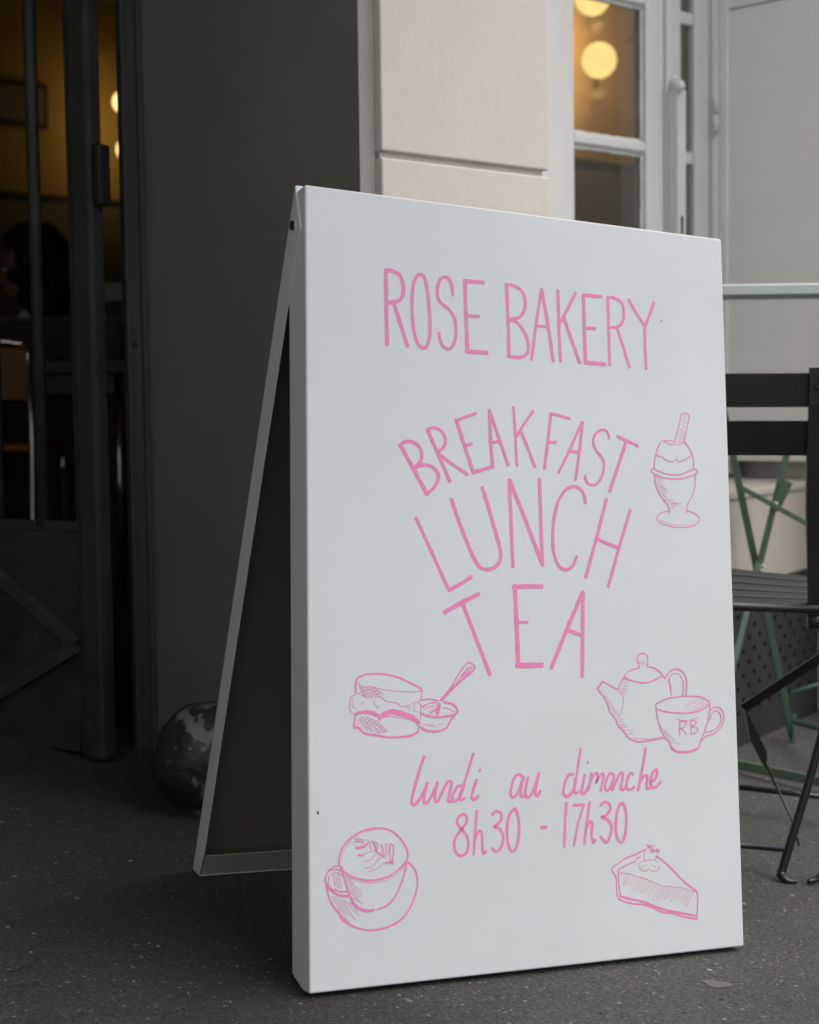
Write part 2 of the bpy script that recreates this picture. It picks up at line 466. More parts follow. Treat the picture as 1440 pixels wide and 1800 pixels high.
# gate leaf, swung inwards
GD = Vector((-0.328, 0.945, 0)).normalized()
GN = Vector((GD.y, -GD.x, 0))
GO = Vector((1.398, 2.625, 0.0))
gate = empty('iron_gate', GO + Vector((0, 0, 0.09)), 'dark green iron gate leaf with round bars and a diamond braced lower panel', 'gate')
def gp(s, z, n=0.0):
    p = GO + GD * s + GN * n
    return Vector((p.x, p.y, z))
def gbox(name, s0, s1, z0, z1, n0, n1, m_, par=gate, bev=0.003):
    bm = bmesh.new()
    o = P0(gate)
    v = [bm.verts.new(gp(s, z, n) - o) for s in (s0, s1) for n in (n0, n1) for z in (z0, z1)]
    for f in ((0, 1, 3, 2), (4, 6, 7, 5), (0, 4, 5, 1), (2, 3, 7, 6), (0, 2, 6, 4), (1, 5, 7, 3)):
        bm.faces.new([v[i] for i in f])
    if bev: bevel(bm, bev)
    return from_bm(name, bm, m_, par)
gbox('stile', -0.034, 0.018, 0.085, 2.26, -0.018, 0.018, M['gate'], bev=0.008)
gbox('stop_bar', 0.0185, 0.033, 0.09, 2.25, -0.008, 0.012, M['gate'])
for k in range(8):
    s = 0.124 + 0.118 * k
    tube('bar', [gp(s, 0.525), gp(s, 2.18)], 0.0125, M['gate'], gate, 12)
gbox('rail', 0.0335, 1.05, 0.515, 0.535, -0.007, 0.007, M['gate'])
gbox('rail', 0.0335, 1.05, 2.18, 2.24, -0.014, 0.014, M['gate'])
gbox('rail', 0.0335, 1.05, 0.095, 0.15, -0.014, 0.014, M['gate'])
gbox('kick_panel', 0.0335, 1.05, 0.1502, 0.5148, -0.004, 0.004, M['gate'], bev=0)
for a, b in (((0.034, 0.302), (0.30, 0.463)), ((0.034, 0.298), (0.30, 0.160)), ((0.30, 0.463), (0.566, 0.302)), ((0.30, 0.160), (0.566, 0.298))):
    bar('brace', gp(a[0], a[1], -0.0125), gp(b[0], b[1], -0.0125), 0.026, 0.016, M['brace'], gate, up=GN, bev=0.002)
gbox('stile', 1.0505, 1.10, 0.085, 2.26, -0.018, 0.018, M['gate'], bev=0.006)
lk = gbox('lock_box', -0.056, -0.0345, 1.12, 1.232, -0.014, 0.016, M['iron'], bev=0.006)
lk['label'] = 'black lock box on the gate stile'
for z in (1.068, 1.048):
    tube('bolt', [gp(0.003, z, 0.0175), gp(0.003, z, 0.0215)], 0.004, M['iron'], gate, 8)

# window niche: sash plane Y = 2.65 between the pier and the splayed panel
WY = 2.65
win = empty('casement_window', (2.95, WY, 0.6), 'white painted casement window with putty edged panes and a lock bar', 'window')
def wbox(name, x0, x1, z0, z1, y0, y1, m_='white', bev=0.004, par=None):
    return box(name, (x0, y0, z0), (x1, y1, z1), M[m_], par or win, bev)
wbox('frame', 2.56, 2.6445, 0.6, 2.5, WY - 0.035, WY + 0.03)
wbox('stile', 2.6475, 2.713, 0.6, 2.5, WY - 0.012, WY + 0.03)
wbox('stile', 2.968, 3.036, 0.6, 2.5, WY - 0.012, WY + 0.03, bev=0.006)
for z in (0.655, 1.017, 1.381, 1.742, 2.10, 2.46):
    bm = bmesh.new()
    o = P0(win)
    pr = [(-0.008, -0.012), (0.012, -0.012), (0.018, 0.004), (0.018, 0.02), (-0.018, 0.02), (-0.018, 0.004)]
    e = [[bm.verts.new(Vector((x, WY + y, z + dz)) - o) for dz, y in pr] for x in (2.7135, 2.9675)]
    for i in range(6):
        bm.faces.new((e[0][i], e[0][(i + 1) % 6], e[1][(i + 1) % 6], e[1][i]))
    bm.faces.new(e[0][::-1]); bm.faces.new(e[1])
    bevel(bm, 0.003)
    from_bm('muntin', bm, M['white'], win)
zs = (0.655, 1.017, 1.381, 1.742, 2.10, 2.46)
for z0, z1 in zip(zs, zs[1:]):
    pn = wbox('pane', 2.708, 2.973, z0 + 0.014, z1 - 0.014, WY + 0.006, WY + 0.009, 'glass', 0)
    # uneven bead of old putty round the pane
    bm = bmesh.new()
    rnd = random.Random(int(z0 * 100))
    for (ax, az, bx_, bz) in ((2.715, z0 + 0.018, 2.715, z1 - 0.018), (2.966, z0 + 0.018, 2.966, z1 - 0.018), (2.715, z0 + 0.018, 2.966, z0 + 0.018), (2.715, z1 - 0.018, 2.966, z1 - 0.018)):
        nseg = 14
        pts = [Vector((ax + (bx_ - ax) * i / nseg + rnd.uniform(-0.0015, 0.0015), WY + 0.003, az + (bz - az) * i / nseg + rnd.uniform(-0.0015, 0.0015))) for i in range(nseg + 1)]
        bm_tube(bm, pts, [0.0045 + rnd.uniform(-0.0012, 0.0012) for _ in pts], 6, P0(win))
    pb = from_bm('putty', bm, M['white'], win, True)
    pb.parent = pn
# meeting stiles and the narrow second sash
wbox('meeting_stile', 3.0365, 3.058, 0.6, 2.5, WY - 0.02, WY + 0.03)
wbox('meeting_stile', 3.0585, 3.108, 0.6, 2.5, WY - 0.006, WY + 0.03)
wbox('stile', 3.170, 3.232, 0.6, 2.5, WY + 0.004, WY + 0.036)
wbox('frame', 3.2325, 3.30, 0.6, 2.5, WY - 0.008, WY + 0.036)
for z in (0.655, 1.017, 1.376, 1.729, 2.10, 2.46):
    wbox('muntin', 3.1085, 3.1695, z - 0.016, z + 0.016, WY + 0.006, WY + 0.034, bev=0.005)
zs2 = (0.655, 1.017, 1.376, 1.729, 2.10, 2.46)
for z0, z1 in zip(zs2, zs2[1:]):
    wbox('pane', 3.10, 3.176, z0 + 0.012, z1 - 0.012, WY + 0.020, WY + 0.023, 'glass', 0)
wbox('sill_rail', 2.56, 3.30, 0.556, 0.5995, WY - 0.03, WY + 0.04)
wbox('head_rail', 2.56, 3.30, 2.5005, 2.60, WY - 0.03, WY + 0.04)
lb = wbox('lock_bar', 3.040, 3.074, 0.75, 1.53, WY - 0.052, WY - 0.0205, bev=0.004)
lb['label'] = 'flat white lock bar with a round knob at its top'
tube('lock_knob', [(3.044, WY - 0.040, 1.536), (3.044, WY - 0.064, 1.536)], 0.0125, M['white'], win, 14)
tube('lock_hook', spline([(3.052, WY - 0.018, 1.515), (3.050, WY - 0.030, 1.55), (3.056, WY - 0.034, 1.560), (3.064, WY - 0.030, 1.545)]), 0.006, M['white'], win, 8)
box('keyhole', (3.0525, WY - 0.0535, 1.170), (3.0600, WY - 0.0521, 1.215), M['iron'], win)
for z0, z1 in ((1.443, 1.492), (1.495, 1.541)):
    tube('hinge_barrel', [(3.236, WY - 0.012, z0), (3.236, WY - 0.012, z1)], 0.0075, M['white'], win, 10)
# behind the pier: back of the niche
box('niche_wall', (1.98, WY - 0.02, GZ), (2.5595, WY + 0.05, 2.9), M['stucco'])
tag(bpy.data.objects['niche_wall'], 'cream back wall of the niche hidden beside the pier', 'wall')
box('window_head', (1.983, 2.31, 2.61), (3.34, 2.72, 2.899), M['stucco'])
tag(bpy.data.objects['window_head'], 'cream head wall above the casement window', 'wall')

# white splayed panel right of the window
pa, pb_ = Vector((3.262, 2.642, 0)), Vector((3.317, 2.27, 0))
sh = empty('shutter_panel', (3.29, 2.46, 0.59), 'plain off white wooden shutter panel standing out beside the window', 'shutter')
pd = (pb_ - pa).normalized(); pn_ = Vector((-pd.y, pd.x, 0))
if pn_.x > 0: pn_ = -pn_
def pquad(a, b, t0, t1):
    return [(p + pn_ * t).to_2d()[:] for p, t in ((a, t0), (b, t0), (b, t1), (a, t1))]
prism('leaf', pquad(pa, pb_, 0.0, -0.035), 0.592, 1.7590, M['panel'], sh, 0.003)
prism('top_leaf', pquad(pa, pb_, 0.001, -0.035), 1.7625, 2.59, M['panel'], sh, 0.003)
prism('edge_stile', pquad(pa, pa + pd * 0.022, 0.006, -0.02), 0.593, 2.588, M['panel'], sh, 0.002)
rp_ = empty('stone_pier', (3.6, 2.2, 0.0), 'cream rendered pier right of the shutter panel', 'pier')
for z0, z1 in ((GZ, 0.555), (0.566, 1.148), (1.1595, 1.742), (1.753, 2.336), (2.347, 2.90)):
    box('stone_block', (3.345, 1.990, z0), (3.90, 2.03, z1), M['stucco'], rp_, 0.004, 3)
box('core', (3.352, 2.002, GZ), (14.0, 2.75, 2.90), M['stucco'], rp_)

# low apron wall under the window with its perforated cellar vent
v0 = Vector((2.809, 2.208, 0)); vw = Vector((0.956, 0.293, 0)).normalized(); vn = Vector((vw.y, -vw.x, 0))
def vp(s, n=0.0): 
    q_ = v0 + vw * s + vn * n
    return (q_.x, q_.y)
ap = empty('apron_wall', (2.8, 2.4, -0.03), 'cream low wall with a pale ledge below the window', 'wall')
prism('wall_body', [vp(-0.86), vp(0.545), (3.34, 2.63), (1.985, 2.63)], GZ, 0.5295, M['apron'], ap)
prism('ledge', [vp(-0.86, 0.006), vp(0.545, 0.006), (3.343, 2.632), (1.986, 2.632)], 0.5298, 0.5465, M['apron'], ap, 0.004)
vt = empty('vent_grille', Vector((*vp(0.1), -0.02)), 'dark metal perforated vent plate set in the low wall behind the chair', 'vent')
def vmesh(name, s0, s1, z0, z1, n0, n1, m_):
    bm = bmesh.new(); o = P0(vt)
    v = [bm.verts.new(Vector((*vp(s, n), z)) - o) for s in (s0, s1) for n in (n0, n1) for z in (z0, z1)]
    for f in ((0, 1, 3, 2), (4, 6, 7, 5), (0, 4, 5, 1), (2, 3, 7, 6), (0, 2, 6, 4), (1, 5, 7, 3)):
        bm.faces.new([v[i] for i in f])
    return from_bm(name, bm, m_, vt)
vmesh('backing', -0.30, 0.468, -0.02, 0.318, 0.0012, 0.0025, M['gap'])
# plate with staggered round holes
bm = bmesh.new(); o = P0(vt)
cw, ch = 0.067, 0.0272
c0, r0 = -0.282, 0.035
def ring(sc, zc, col_):
    # rectangular cell with a 10-gon hole
    hole = [(sc + 0.0088 * math.cos(2 * math.pi * k / 12 + 0.26), zc + 0.0066 * math.sin(2 * math.pi * k / 12 + 0.26)) for k in range(12)]
    w2, h2 = cw / 4, ch / 2
    outer = []
    for k in range(12):
        a_ = 2 * math.pi * k / 12 + 0.26
        cx_, sy_ = math.cos(a_), math.sin(a_)
        t_ = min(w2 / abs(cx_) if abs(cx_) > 1e-6 else 9, h2 / abs(sy_) if abs(sy_) > 1e-6 else 9)
        outer.append((sc + cx_ * t_, zc + sy_ * t_))
    hi_ = [bm.verts.new(Vector((*vp(s, 0.0115), z)) - o) for s, z in hole]
    hb_ = [bm.verts.new(Vector((*vp(s, 0.003), z)) - o) for s, z in hole]
    oi_ = [bm.verts.new(Vector((*vp(s, 0.0115), z)) - o) for s, z in outer]
    for k in range(12):
        j = (k + 1) % 12
        bm.faces.new((hi_[k], hi_[j], oi_[j], oi_[k]))
        bm.faces.new((hb_[k], hb_[j], hi_[j], hi_[k]))
    # corners of the cell
    for qx, qz in ((1, 1), (-1, 1), (-1, -1), (1, -1)):
        c_ = bm.verts.new(Vector((*vp(sc + qx * w2, 0.0115), zc + qz * h2)) - o)
        ks = sorted(range(12), key=lambda k: (outer[k][0] - sc - qx * w2) ** 2 + (outer[k][1] - zc - qz * h2) ** 2)[:2]
        bm.faces.new((c_, oi_[ks[0]], oi_[ks[1]]))
def plain(s0, s1, z0, z1):
    bm.faces.new([bm.verts.new(Vector((*vp(s, 0.0115), z)) - o) for s, z in ((s0, z0), (s1, z0), (s1, z1), (s0, z1))])
ncol, nrow = 22, 10
for r_ in range(nrow):
    for c_ in range(ncol):
        sc, zc = c0 + c_ * cw / 2 + cw / 4, r0 + r_ * ch + ch / 2
        if (r_ + c_) % 2 == 0:
            ring(sc, zc, 0)
        else:
            plain(sc - cw / 4, sc + cw / 4, zc - ch / 2, zc + ch / 2)
s_end = c0 + ncol * cw / 2
plain(c0, s_end, -0.06, r0); plain(c0, s_end, r0 + nrow * ch, 0.322)
plain(s_end, 0.4705, -0.06, 0.322); plain(-0.30, c0, -0.06, 0.322)
bmesh.ops.remove_doubles(bm, verts=bm.verts, dist=0.00005)
pl_ = from_bm('perforated_plate', bm, M['vent'], vt)
vmesh('edge_strip', 0.4708, 0.478, -0.06, 0.325, 0.0003, 0.0125, M['vent'])
vmesh('edge_strip', -0.30, 0.478, 0.3252, 0.331, 0.0003, 0.0125, M['vent'])

# ---------------------------------------------------------------- cafe interior
cr = empty('cafe_room', (3.0, 5.5, 0.2), 'mustard coloured cafe room seen through the gate and the window', 'room')
box('back_wall', (-0.6, 7.4, 0.2), (7.5, 7.55, 2.9), M['mustard'], cr)
box('side_wall', (-0.75, 3.005, 0.2), (-0.6005, 7.55, 2.9), M['mustard'], cr)
box('side_wall', (7.5005, 2.76, 0.2), (7.65, 7.55, 2.9), M['mustard'], cr)
box('ceiling', (-0.75, 3.3005, 2.9), (7.65, 7.55, 3.0), M['tan'], cr)
box('wainscot', (-0.6, 7.37, 0.2), (7.5, 7.3995, 1.83), M['wains'], cr)
box('chair_rail', (-0.6, 7.36, 1.83), (7.5, 7.3995, 1.86), M['darkwood'], cr)
pt = empty('partition_wall', (4.8, 4.9, 0.2), 'tan partition wall with darker lower half behind the casement window', 'wall')
box('upper_part', (2.95, 4.95, 1.85), (7.49, 5.05, 2.899), M['tan'], pt)
box('lower_part', (2.95, 4.93, 0.2), (7.49, 5.05, 1.82), M['wains'], pt)
prism('light_stop_wall', [(2.562, 2.76), (2.60, 2.76), (2.86, 4.949), (2.95, 4.949)], 0.2, 2.899, M['tan'], pt)  # unseen wall added to keep window lamp light out of the gate view
box('chair_rail', (2.95, 4.92, 1.8203), (7.49, 5.05, 1.8497), M['darkwood'], pt)

def lamp(loc, r, label, watts, wall):
    e = empty('globe_lamp', loc, label, 'lamp', 'glowing globe lamps in the cafe')
    bm = bmesh.new()
    bmesh.ops.create_uvsphere(bm, u_segments=28, v_segments=18, radius=r)
    for v in bm.verts:
        if v.co.y > r * 0.95: v.co.y = r * 0.95 + (v.co.y - r * 0.95) * 0.4
    from_bm('globe', bm, M['globe'], e, True)
    back = Vector((0.93, 1, 0)) * wall; bd = back.normalized()
    tube('collar', [Vector(loc) + bd * r * 0.93, Vector(loc) + bd * r * 1.2], r * 0.36, M['iron'], e, 12)
    tube('bracket', [Vector(loc) + bd * r * 1.15, Vector(loc) + back], r * 0.14, M['iron'], e, 8)
    for dz in (-1.9, 1.9):
        ld = bpy.data.lights.new('globe_light', 'POINT')
        ld.energy = watts
        ld.color = (1.0, 0.66, 0.30)
        ld.shadow_soft_size = 0.0
        lo = bpy.data.objects.new('globe_light', ld)
        C.objects.link(lo)
        lo.parent = e
        lo.location = (0, 0, dz * r)
    return e
lamp((5.03, 4.74, 2.240), 0.0763, 'lower glowing opal globe lamp behind the upper window pane', 2.1, 0.21)
lamp((4.98, 4.73, 2.497), 0.076, 'upper glowing opal globe lamp cut by the top edge of the window', 1.7, 0.22)
lamp((4.054, 7.150, 2.328), 0.058, 'upper globe lamp half hidden by the gate post', 0.2, 0.25)
lamp((4.060, 7.140, 2.088), 0.055, 'lower globe lamp half hidden by the gate post', 0.2, 0.26)

pc = empty('picture_frame', (3.6, 7.38, 2.2), 'dark framed panel high on the mustard back wall', 'picture')
box('frame', (3.30, 7.375, 2.19), (3.745, 7.399, 2.42), M['darkwood'], pc, 0.004)
box('sheet', (3.33, 7.369, 2.22), (3.715, 7.3748, 2.39), M['wains'], pc)

# seats, table and things inside
VR = Vector((0.769, -0.639, 0)).normalized()      # runs across the line of sight
VB = Vector((0.639, 0.769, 0)).normalized()       # runs away along it
def at(p, r=0.0, b=0.0, z=0.0):
    q_ = Vector(p) + VR * r + VB * b
    return Vector((q_.x, q_.y, q_.z + z))
tb = empty('cafe_table', (2.20, 4.40, 0.2), 'dark wooden cafe table just inside behind the gate', 'table')
tc_ = Vector((2.20, 4.40, 0.0))
def rbox(name, c, lr, lb, z0, z1, m_, par, bev=0.003):
    bm = bmesh.new(); o = P0(par)
    v = [bm.verts.new(at(c, r, b, z) - o) for r in (-lr, lr) for b in (-lb, lb) for z in (z0, z1)]
    for f in ((0, 1, 3, 2), (4, 6, 7, 5), (0, 4, 5, 1), (2, 3, 7, 6), (0, 2, 6, 4), (1, 5, 7, 3)):
        bm.faces.new([v[i] for i in f])
    if bev: bevel(bm, bev)
    return from_bm(name, bm, m_, par)
rbox('tabletop', tc_, 0.34, 0.30, 0.855, 0.89, M['darkwood'], tb)
rbox('apron', tc_, 0.29, 0.25, 0.795, 0.8548, M['darkwood'], tb)
for sr in (-1, 1):
    for sb in (-1, 1):
        tube('leg', [at(tc_, 0.27 * sr, 0.262 * sb, 0.2), at(tc_, 0.27 * sr, 0.262 * sb, 0.854)], 0.0105, M['chrome'], tb, 8)
def cafe_chair(name, c, face, label, seat_m):
    """steel tube chair: seat, backrest, two side loops; face = unit vector the sitter looks along"""
    e = empty(name, c, label, 'chair', 'cafe chairs behind the gate')
    f = Vector(face).normalized(); s = Vector((-f.y, f.x, 0))
    c = Vector(c)
    W = lambda a, b, z: c + f * a + s * b + Vector((0, 0, z))
    bm = bmesh.new(); o = P0(e)
    for z0, a0 in ((0.43, 1.0),):
        g = [(-0.20, -0.19), (0.20, -0.21), (0.20, 0.21), (-0.20, 0.19)]
        lo = [bm.verts.new(W(a, b, 0.43) - o) for a, b in g]; hi = [bm.verts.new(W(a, b, 0.455) - o) for a, b in g]
        bm.faces.new(lo[::-1]); bm.faces.new(hi)
        for i in range(4): bm.faces.new((lo[i], lo[(i + 1) % 4], hi[(i + 1) % 4], hi[i]))
    bevel(bm, 0.01, 3)
    from_bm('seat', bm, seat_m, e, True)
    bm = bmesh.new()
    pts = [W(-0.21 - 0.03 * math.cos(t * 1.2), 0.20 * math.sin(t * 1.2) / 0.932, 0.0) for t in [i / 4 - 1 for i in range(9)]]
    lo = [bm.verts.new(p + Vector((0, 0, 0.58)) - o) for p in pts]; hi = [bm.verts.new(p - f * 0.02 + Vector((0, 0, 0.725)) - o) for p in pts]
    lo2 = [bm.verts.new(p - f * 0.015 + Vector((0, 0, 0.58)) - o) for p in pts]; hi2 = [bm.verts.new(p - f * 0.035 + Vector((0, 0, 0.725)) - o) for p in pts]
    for i in range(8):
        bm.faces.new((lo[i], lo[i + 1], hi[i + 1], hi[i])); bm.faces.new((lo2[i + 1], lo2[i], hi2[i], hi2[i + 1]))
        bm.faces.new((hi[i], hi[i + 1], hi2[i + 1], hi2[i])); bm.faces.new((lo[i + 1], lo[i], lo2[i], lo2[i + 1]))
    bm.faces.new((lo[0], hi[0], hi2[0], lo2[0])); bm.faces.new((lo[8], lo2[8], hi2[8], hi[8]))
    from_bm('backrest', bm, seat_m, e)
    for b in (-0.20, 0.20):
        tube('side_frame', spline([W(-0.23, b, 0.735), W(-0.20, b, 0.46), W(-0.24, b, 0.02), W(-0.20, b, 0.012), W(0.20, b, 0.012), W(0.22, b, 0.03), W(0.18, b, 0.44)]), 0.011, M['chrome'], e, 8)
    tube('top_rail', spline([W(-0.23, -0.20, 0.735), W(-0.25, -0.1, 0.748), W(-0.255, 0, 0.75), W(-0.25, 0.1, 0.748), W(-0.23, 0.20, 0.735)]), 0.011, M['chrome'], e, 8)
    return e
cafe_chair('cafe_chair', (1.985, 4.40, 0.2), (0.639, 0.769, 0), 'chrome tube chair with its back rail catching light left of the thin gate bar', M['orange'])
cafe_chair('cafe_chair', (2.60, 5.00, 0.2), (-0.77, 0.64, 0), 'dark backed chair under the seated person', M['darkwood'])

bx = empty('serving_counter', (2.40, 4.70, 0.2), 'dark olive counter front between the person and the cafe table', 'counter')
rbox('front', (2.40, 4.72, 0), 0.22, 0.03, 0.2, 1.04, M['darkwood'], bx)
rbox('top', (2.40, 4.72, 0), 0.235, 0.05, 1.0402, 1.056, M['wains'], bx)
mc = empty('menu_card', at((2.40, 4.72, 1.0565), -0.10), 'small pale folded card standing in front of the person', 'card')
bm = bmesh.new(); o = P0(mc)
c_ = Vector((2.40, 4.72, 1.057))
vv = [bm.verts.new(at(c_, -0.10 + dr, db, dz) - o) for dr, db, dz in ((-0.022, -0.02, 0), (0.022, -0.02, 0), (0.0, -0.02, 0.026), (-0.022, 0.02, 0), (0.022, 0.02, 0), (0.0, 0.02, 0.026))]
for f in ((0, 1, 2), (3, 5, 4), (0, 2, 5, 3), (1, 4, 5, 2), (0, 3, 4, 1)): bm.faces.new([vv[i] for i in f])
from_bm('card', bm, M['paper'], mc)
cb = empty('carton', at((2.78, 5.02, 0.2), 0, 0), 'pale carton on a dark stand seen right of the gate stile', 'carton')
rbox('stand', (2.78, 5.02, 0), 0.06, 0.05, 0.2, 1.138, M['darkwood'], cb)
rbox('box', (2.78, 5.02, 0), 0.045, 0.04, 1.1385, 1.205, M['paper'], cb)

# seated person, turned to the left
def skin_body(name, joints, edges, m_, parent, sub=2):
    me = bpy.data.meshes.new(name)
    o = P0(parent)
    me.from_pydata([tuple(Vector(j[0]) - o) for j in joints], edges, [])
    ob = new_obj(name, me, m_, parent)
    md = ob.modifiers.new('skin', 'SKIN')
    for i, j in enumerate(joints):
        sv = me.skin_vertices[0].data[i]
        r = j[1] if isinstance(j[1], tuple) else (j[1], j[1])
        sv.radius = r
        sv.use_root = (i == 0)
    md.use_smooth_shade = True
    s = ob.modifiers.new('sub', 'SUBSURF'); s.levels = sub; s.render_levels = sub
    return ob
FL = Vector((-0.77, 0.64, 0)).normalized()     # facing
SD = Vector((FL.y, -FL.x, 0))
pc0 = Vector((2.575, 5.02, 0.2))
W = lambda a, b, z: pc0 + FL * a + SD * b + Vector((0, 0, z))
pe = empty('person', pc0, 'person with bushy dark hair in dark clothes sitting in profile behind the gate bars', 'person')
J = [(W(0, 0, 0.50), (0.13, 0.12)), (W(0.01, 0, 0.66), (0.115, 0.105)), (W(0.035, 0, 0.82), (0.13, 0.105)), (W(0.06, 0, 0.875), (0.065, 0.06)), (W(0.075, 0, 0.94), (0.05, 0.05)),
     (W(0.095, 0, 1.01), (0.075, 0.085)), (W(0.10, 0, 1.08), (0.078, 0.09)),
     (W(0.045, 0.16, 0.82), 0.055), (W(0.06, 0.21, 0.60), 0.042), (W(0.24, 0.19, 0.66), 0.034), (W(0.31, 0.15, 0.70), 0.026),
     (W(0.045, -0.16, 0.82), 0.055), (W(0.06, -0.21, 0.60), 0.042), (W(0.24, -0.18, 0.66), 0.034), (W(0.31, -0.13, 0.70), 0.026),
     (W(0.05, 0.09, 0.49), 0.085), (W(0.42, 0.10, 0.49), 0.065), (W(0.44, 0.10, 0.10), 0.042), (W(0.54, 0.10, 0.04), 0.036),
     (W(0.05, -0.09, 0.49), 0.085), (W(0.42, -0.10, 0.49), 0.065), (W(0.44, -0.10, 0.10), 0.042), (W(0.54, -0.10, 0.04), 0.036)]
E_ = [(0, 1), (1, 2), (2, 3), (3, 4), (4, 5), (5, 6), (2, 7), (7, 8), (8, 9), (9, 10), (2, 11), (11, 12), (12, 13), (13, 14), (0, 15), (15, 16), (16, 17), (17, 18), (0, 19), (19, 20), (20, 21), (21, 22)]
skin_body('body', J, E_, M['cloth'], pe)
# head with brow, nose, lips and chin
bm = bmesh.new()
bmesh.ops.create_uvsphere(bm, u_segments=24, v_segments=18, radius=1)
hc = W(0.105, 0, 1.035)
o = P0(pe)
for v in bm.verts:
    x, y, z = v.co
    fx = 0.095 * x; wy = 0.072 * y; hz = 0.115 * z
    if z < 0: wy *= 1 + 0.25 * z; 
    if x > 0.75 and abs(y) < 0.3:
        fx += 0.028 * math.exp(-((z + 0.12) / 0.16) ** 2) * (1 - abs(y) / 0.3)      # nose
        fx += 0.010 * math.exp(-((z + 0.48) / 0.09) ** 2)                            # lips
    if x > 0.4: fx -= 0.008 * math.exp(-((z - 0.08) / 0.10) ** 2)                    # eye hollow
    if z < -0.55 and x > 0: fx += 0.012
    v.co = hc + FL * fx + SD * wy + Vector((0, 0, hz)) - o
from_bm('head', bm, M['skin'], pe, True)
for sg in (-1, 1):
    bm = bmesh.new()
    bmesh.ops.create_uvsphere(bm, u_segments=10, v_segments=8, radius=0.011)
    for v in bm.verts: v.co = v.co + (hc + FL * 0.078 + SD * (0.03 * sg) + Vector((0, 0, 0.010))) - o
    from_bm('eye', bm, M['paper'], pe, True)
# bushy hair: many small curls round the back and the crown
bm = bmesh.new()
rh = random.Random(5)
for i in range(190):
    th = rh.uniform(0, 2 * math.pi); ph = rh.uniform(-0.95, 1.0)
    cxy = math.sqrt(max(0, 1 - ph * ph))
    dx, dy, dz = math.cos(th) * cxy, math.sin(th) * cxy, ph
    if dx > 0.45 and dz < 0.62: continue
    if dx > 0.1 and dz < -0.3: continue
    c_ = hc + FL * (dx * 0.105 - 0.018) + SD * (dy * 0.098) + Vector((0, 0, dz * (0.135 if dz > 0 else 0.20) + 0.012))
    mm = Matrix.Translation(c_ - o) @ Matrix.Rotation(rh.uniform(0, 3), 4, 'X') @ Matrix.Diagonal((*[rh.uniform(0.022, 0.045) for _ in range(3)], 1))
    bmesh.ops.create_icosphere(bm, subdivisions=2, radius=1, matrix=mm)
for v in bm.verts: v.co += Vector([rh.uniform(-0.004, 0.004) for _ in range(3)])
from_bm('hair', bm, M['hair'], pe, True)
for sg in (-1, 1):
    hand = W(0.325, 0.145 * sg, 0.705)
    bm = bmesh.new()
    bm_tube(bm, [W(0.295, 0.15 * sg, 0.70), hand, W(0.37, 0.13 * sg, 0.71)], [0.022, 0.03, 0.026], 8, o, 0.55)
    for k in range(4):
        b0 = W(0.368, (0.108 + 0.015 * k) * sg, 0.712)
        ln = (0.055, 0.065, 0.06, 0.045)[k]
        bm_tube(bm, [b0, b0 + FL * ln * 0.5 + Vector((0, 0, 0.006)), b0 + FL * ln - Vector((0, 0, 0.012))], [0.0085, 0.008, 0.006], 6, o)
    bm_tube(bm, [W(0.315, 0.125 * sg, 0.705), W(0.345, 0.098 * sg, 0.71), W(0.375, 0.092 * sg, 0.705)], [0.011, 0.009, 0.007], 6, o)
    from_bm('hand', bm, M['skin'], pe, True)

# ---------------------------------------------------------------- ball at the foot of the dark wall
bl = empty('guard_stone', (1.441, 2.294, 0.05), 'dark stone ball with peeling white paint at the foot of the dark wall', 'guard stone')
bm = bmesh.new()
bmesh.ops.create_icosphere(bm, subdivisions=5, radius=0.0985)
from mathutils import noise as mn
for v in bm.verts:
    d = v.co.normalized()
    k = mn.noise(d * 2.2) * 0.0035 + mn.noise(d * 9) * 0.0014 + mn.noise(d * 26) * 0.0005
    if d.z > 0.83: k += 0.002 * max(0, mn.noise(d * 40))
    v.co = d * (0.0985 + k)
    if v.co.z > 0.094: v.co.z = 0.094 + (v.co.z - 0.094) * 0.5
    v.co.z += 0.136 - 0.05
from_bm('ball', bm, M['ball'], bl, True)
bm = bmesh.new()
prof = [(0.0, 0.012), (0.055, 0.012), (0.062, 0.006), (0.066, -0.03)]
rings = []
for r_, z_ in prof[1:]:
    rings.append([bm.verts.new((r_ * math.cos(2 * math.pi * k / 24), r_ * math.sin(2 * math.pi * k / 24), z_)) for k in range(24)])
bm.faces.new(rings[0])
for a, b in zip(rings, rings[1:]):
    for k in range(24): bm.faces.new((a[k], a[(k + 1) % 24], b[(k + 1) % 24], b[k]))
from_bm('foot_ring', bm, M['ball'], bl)

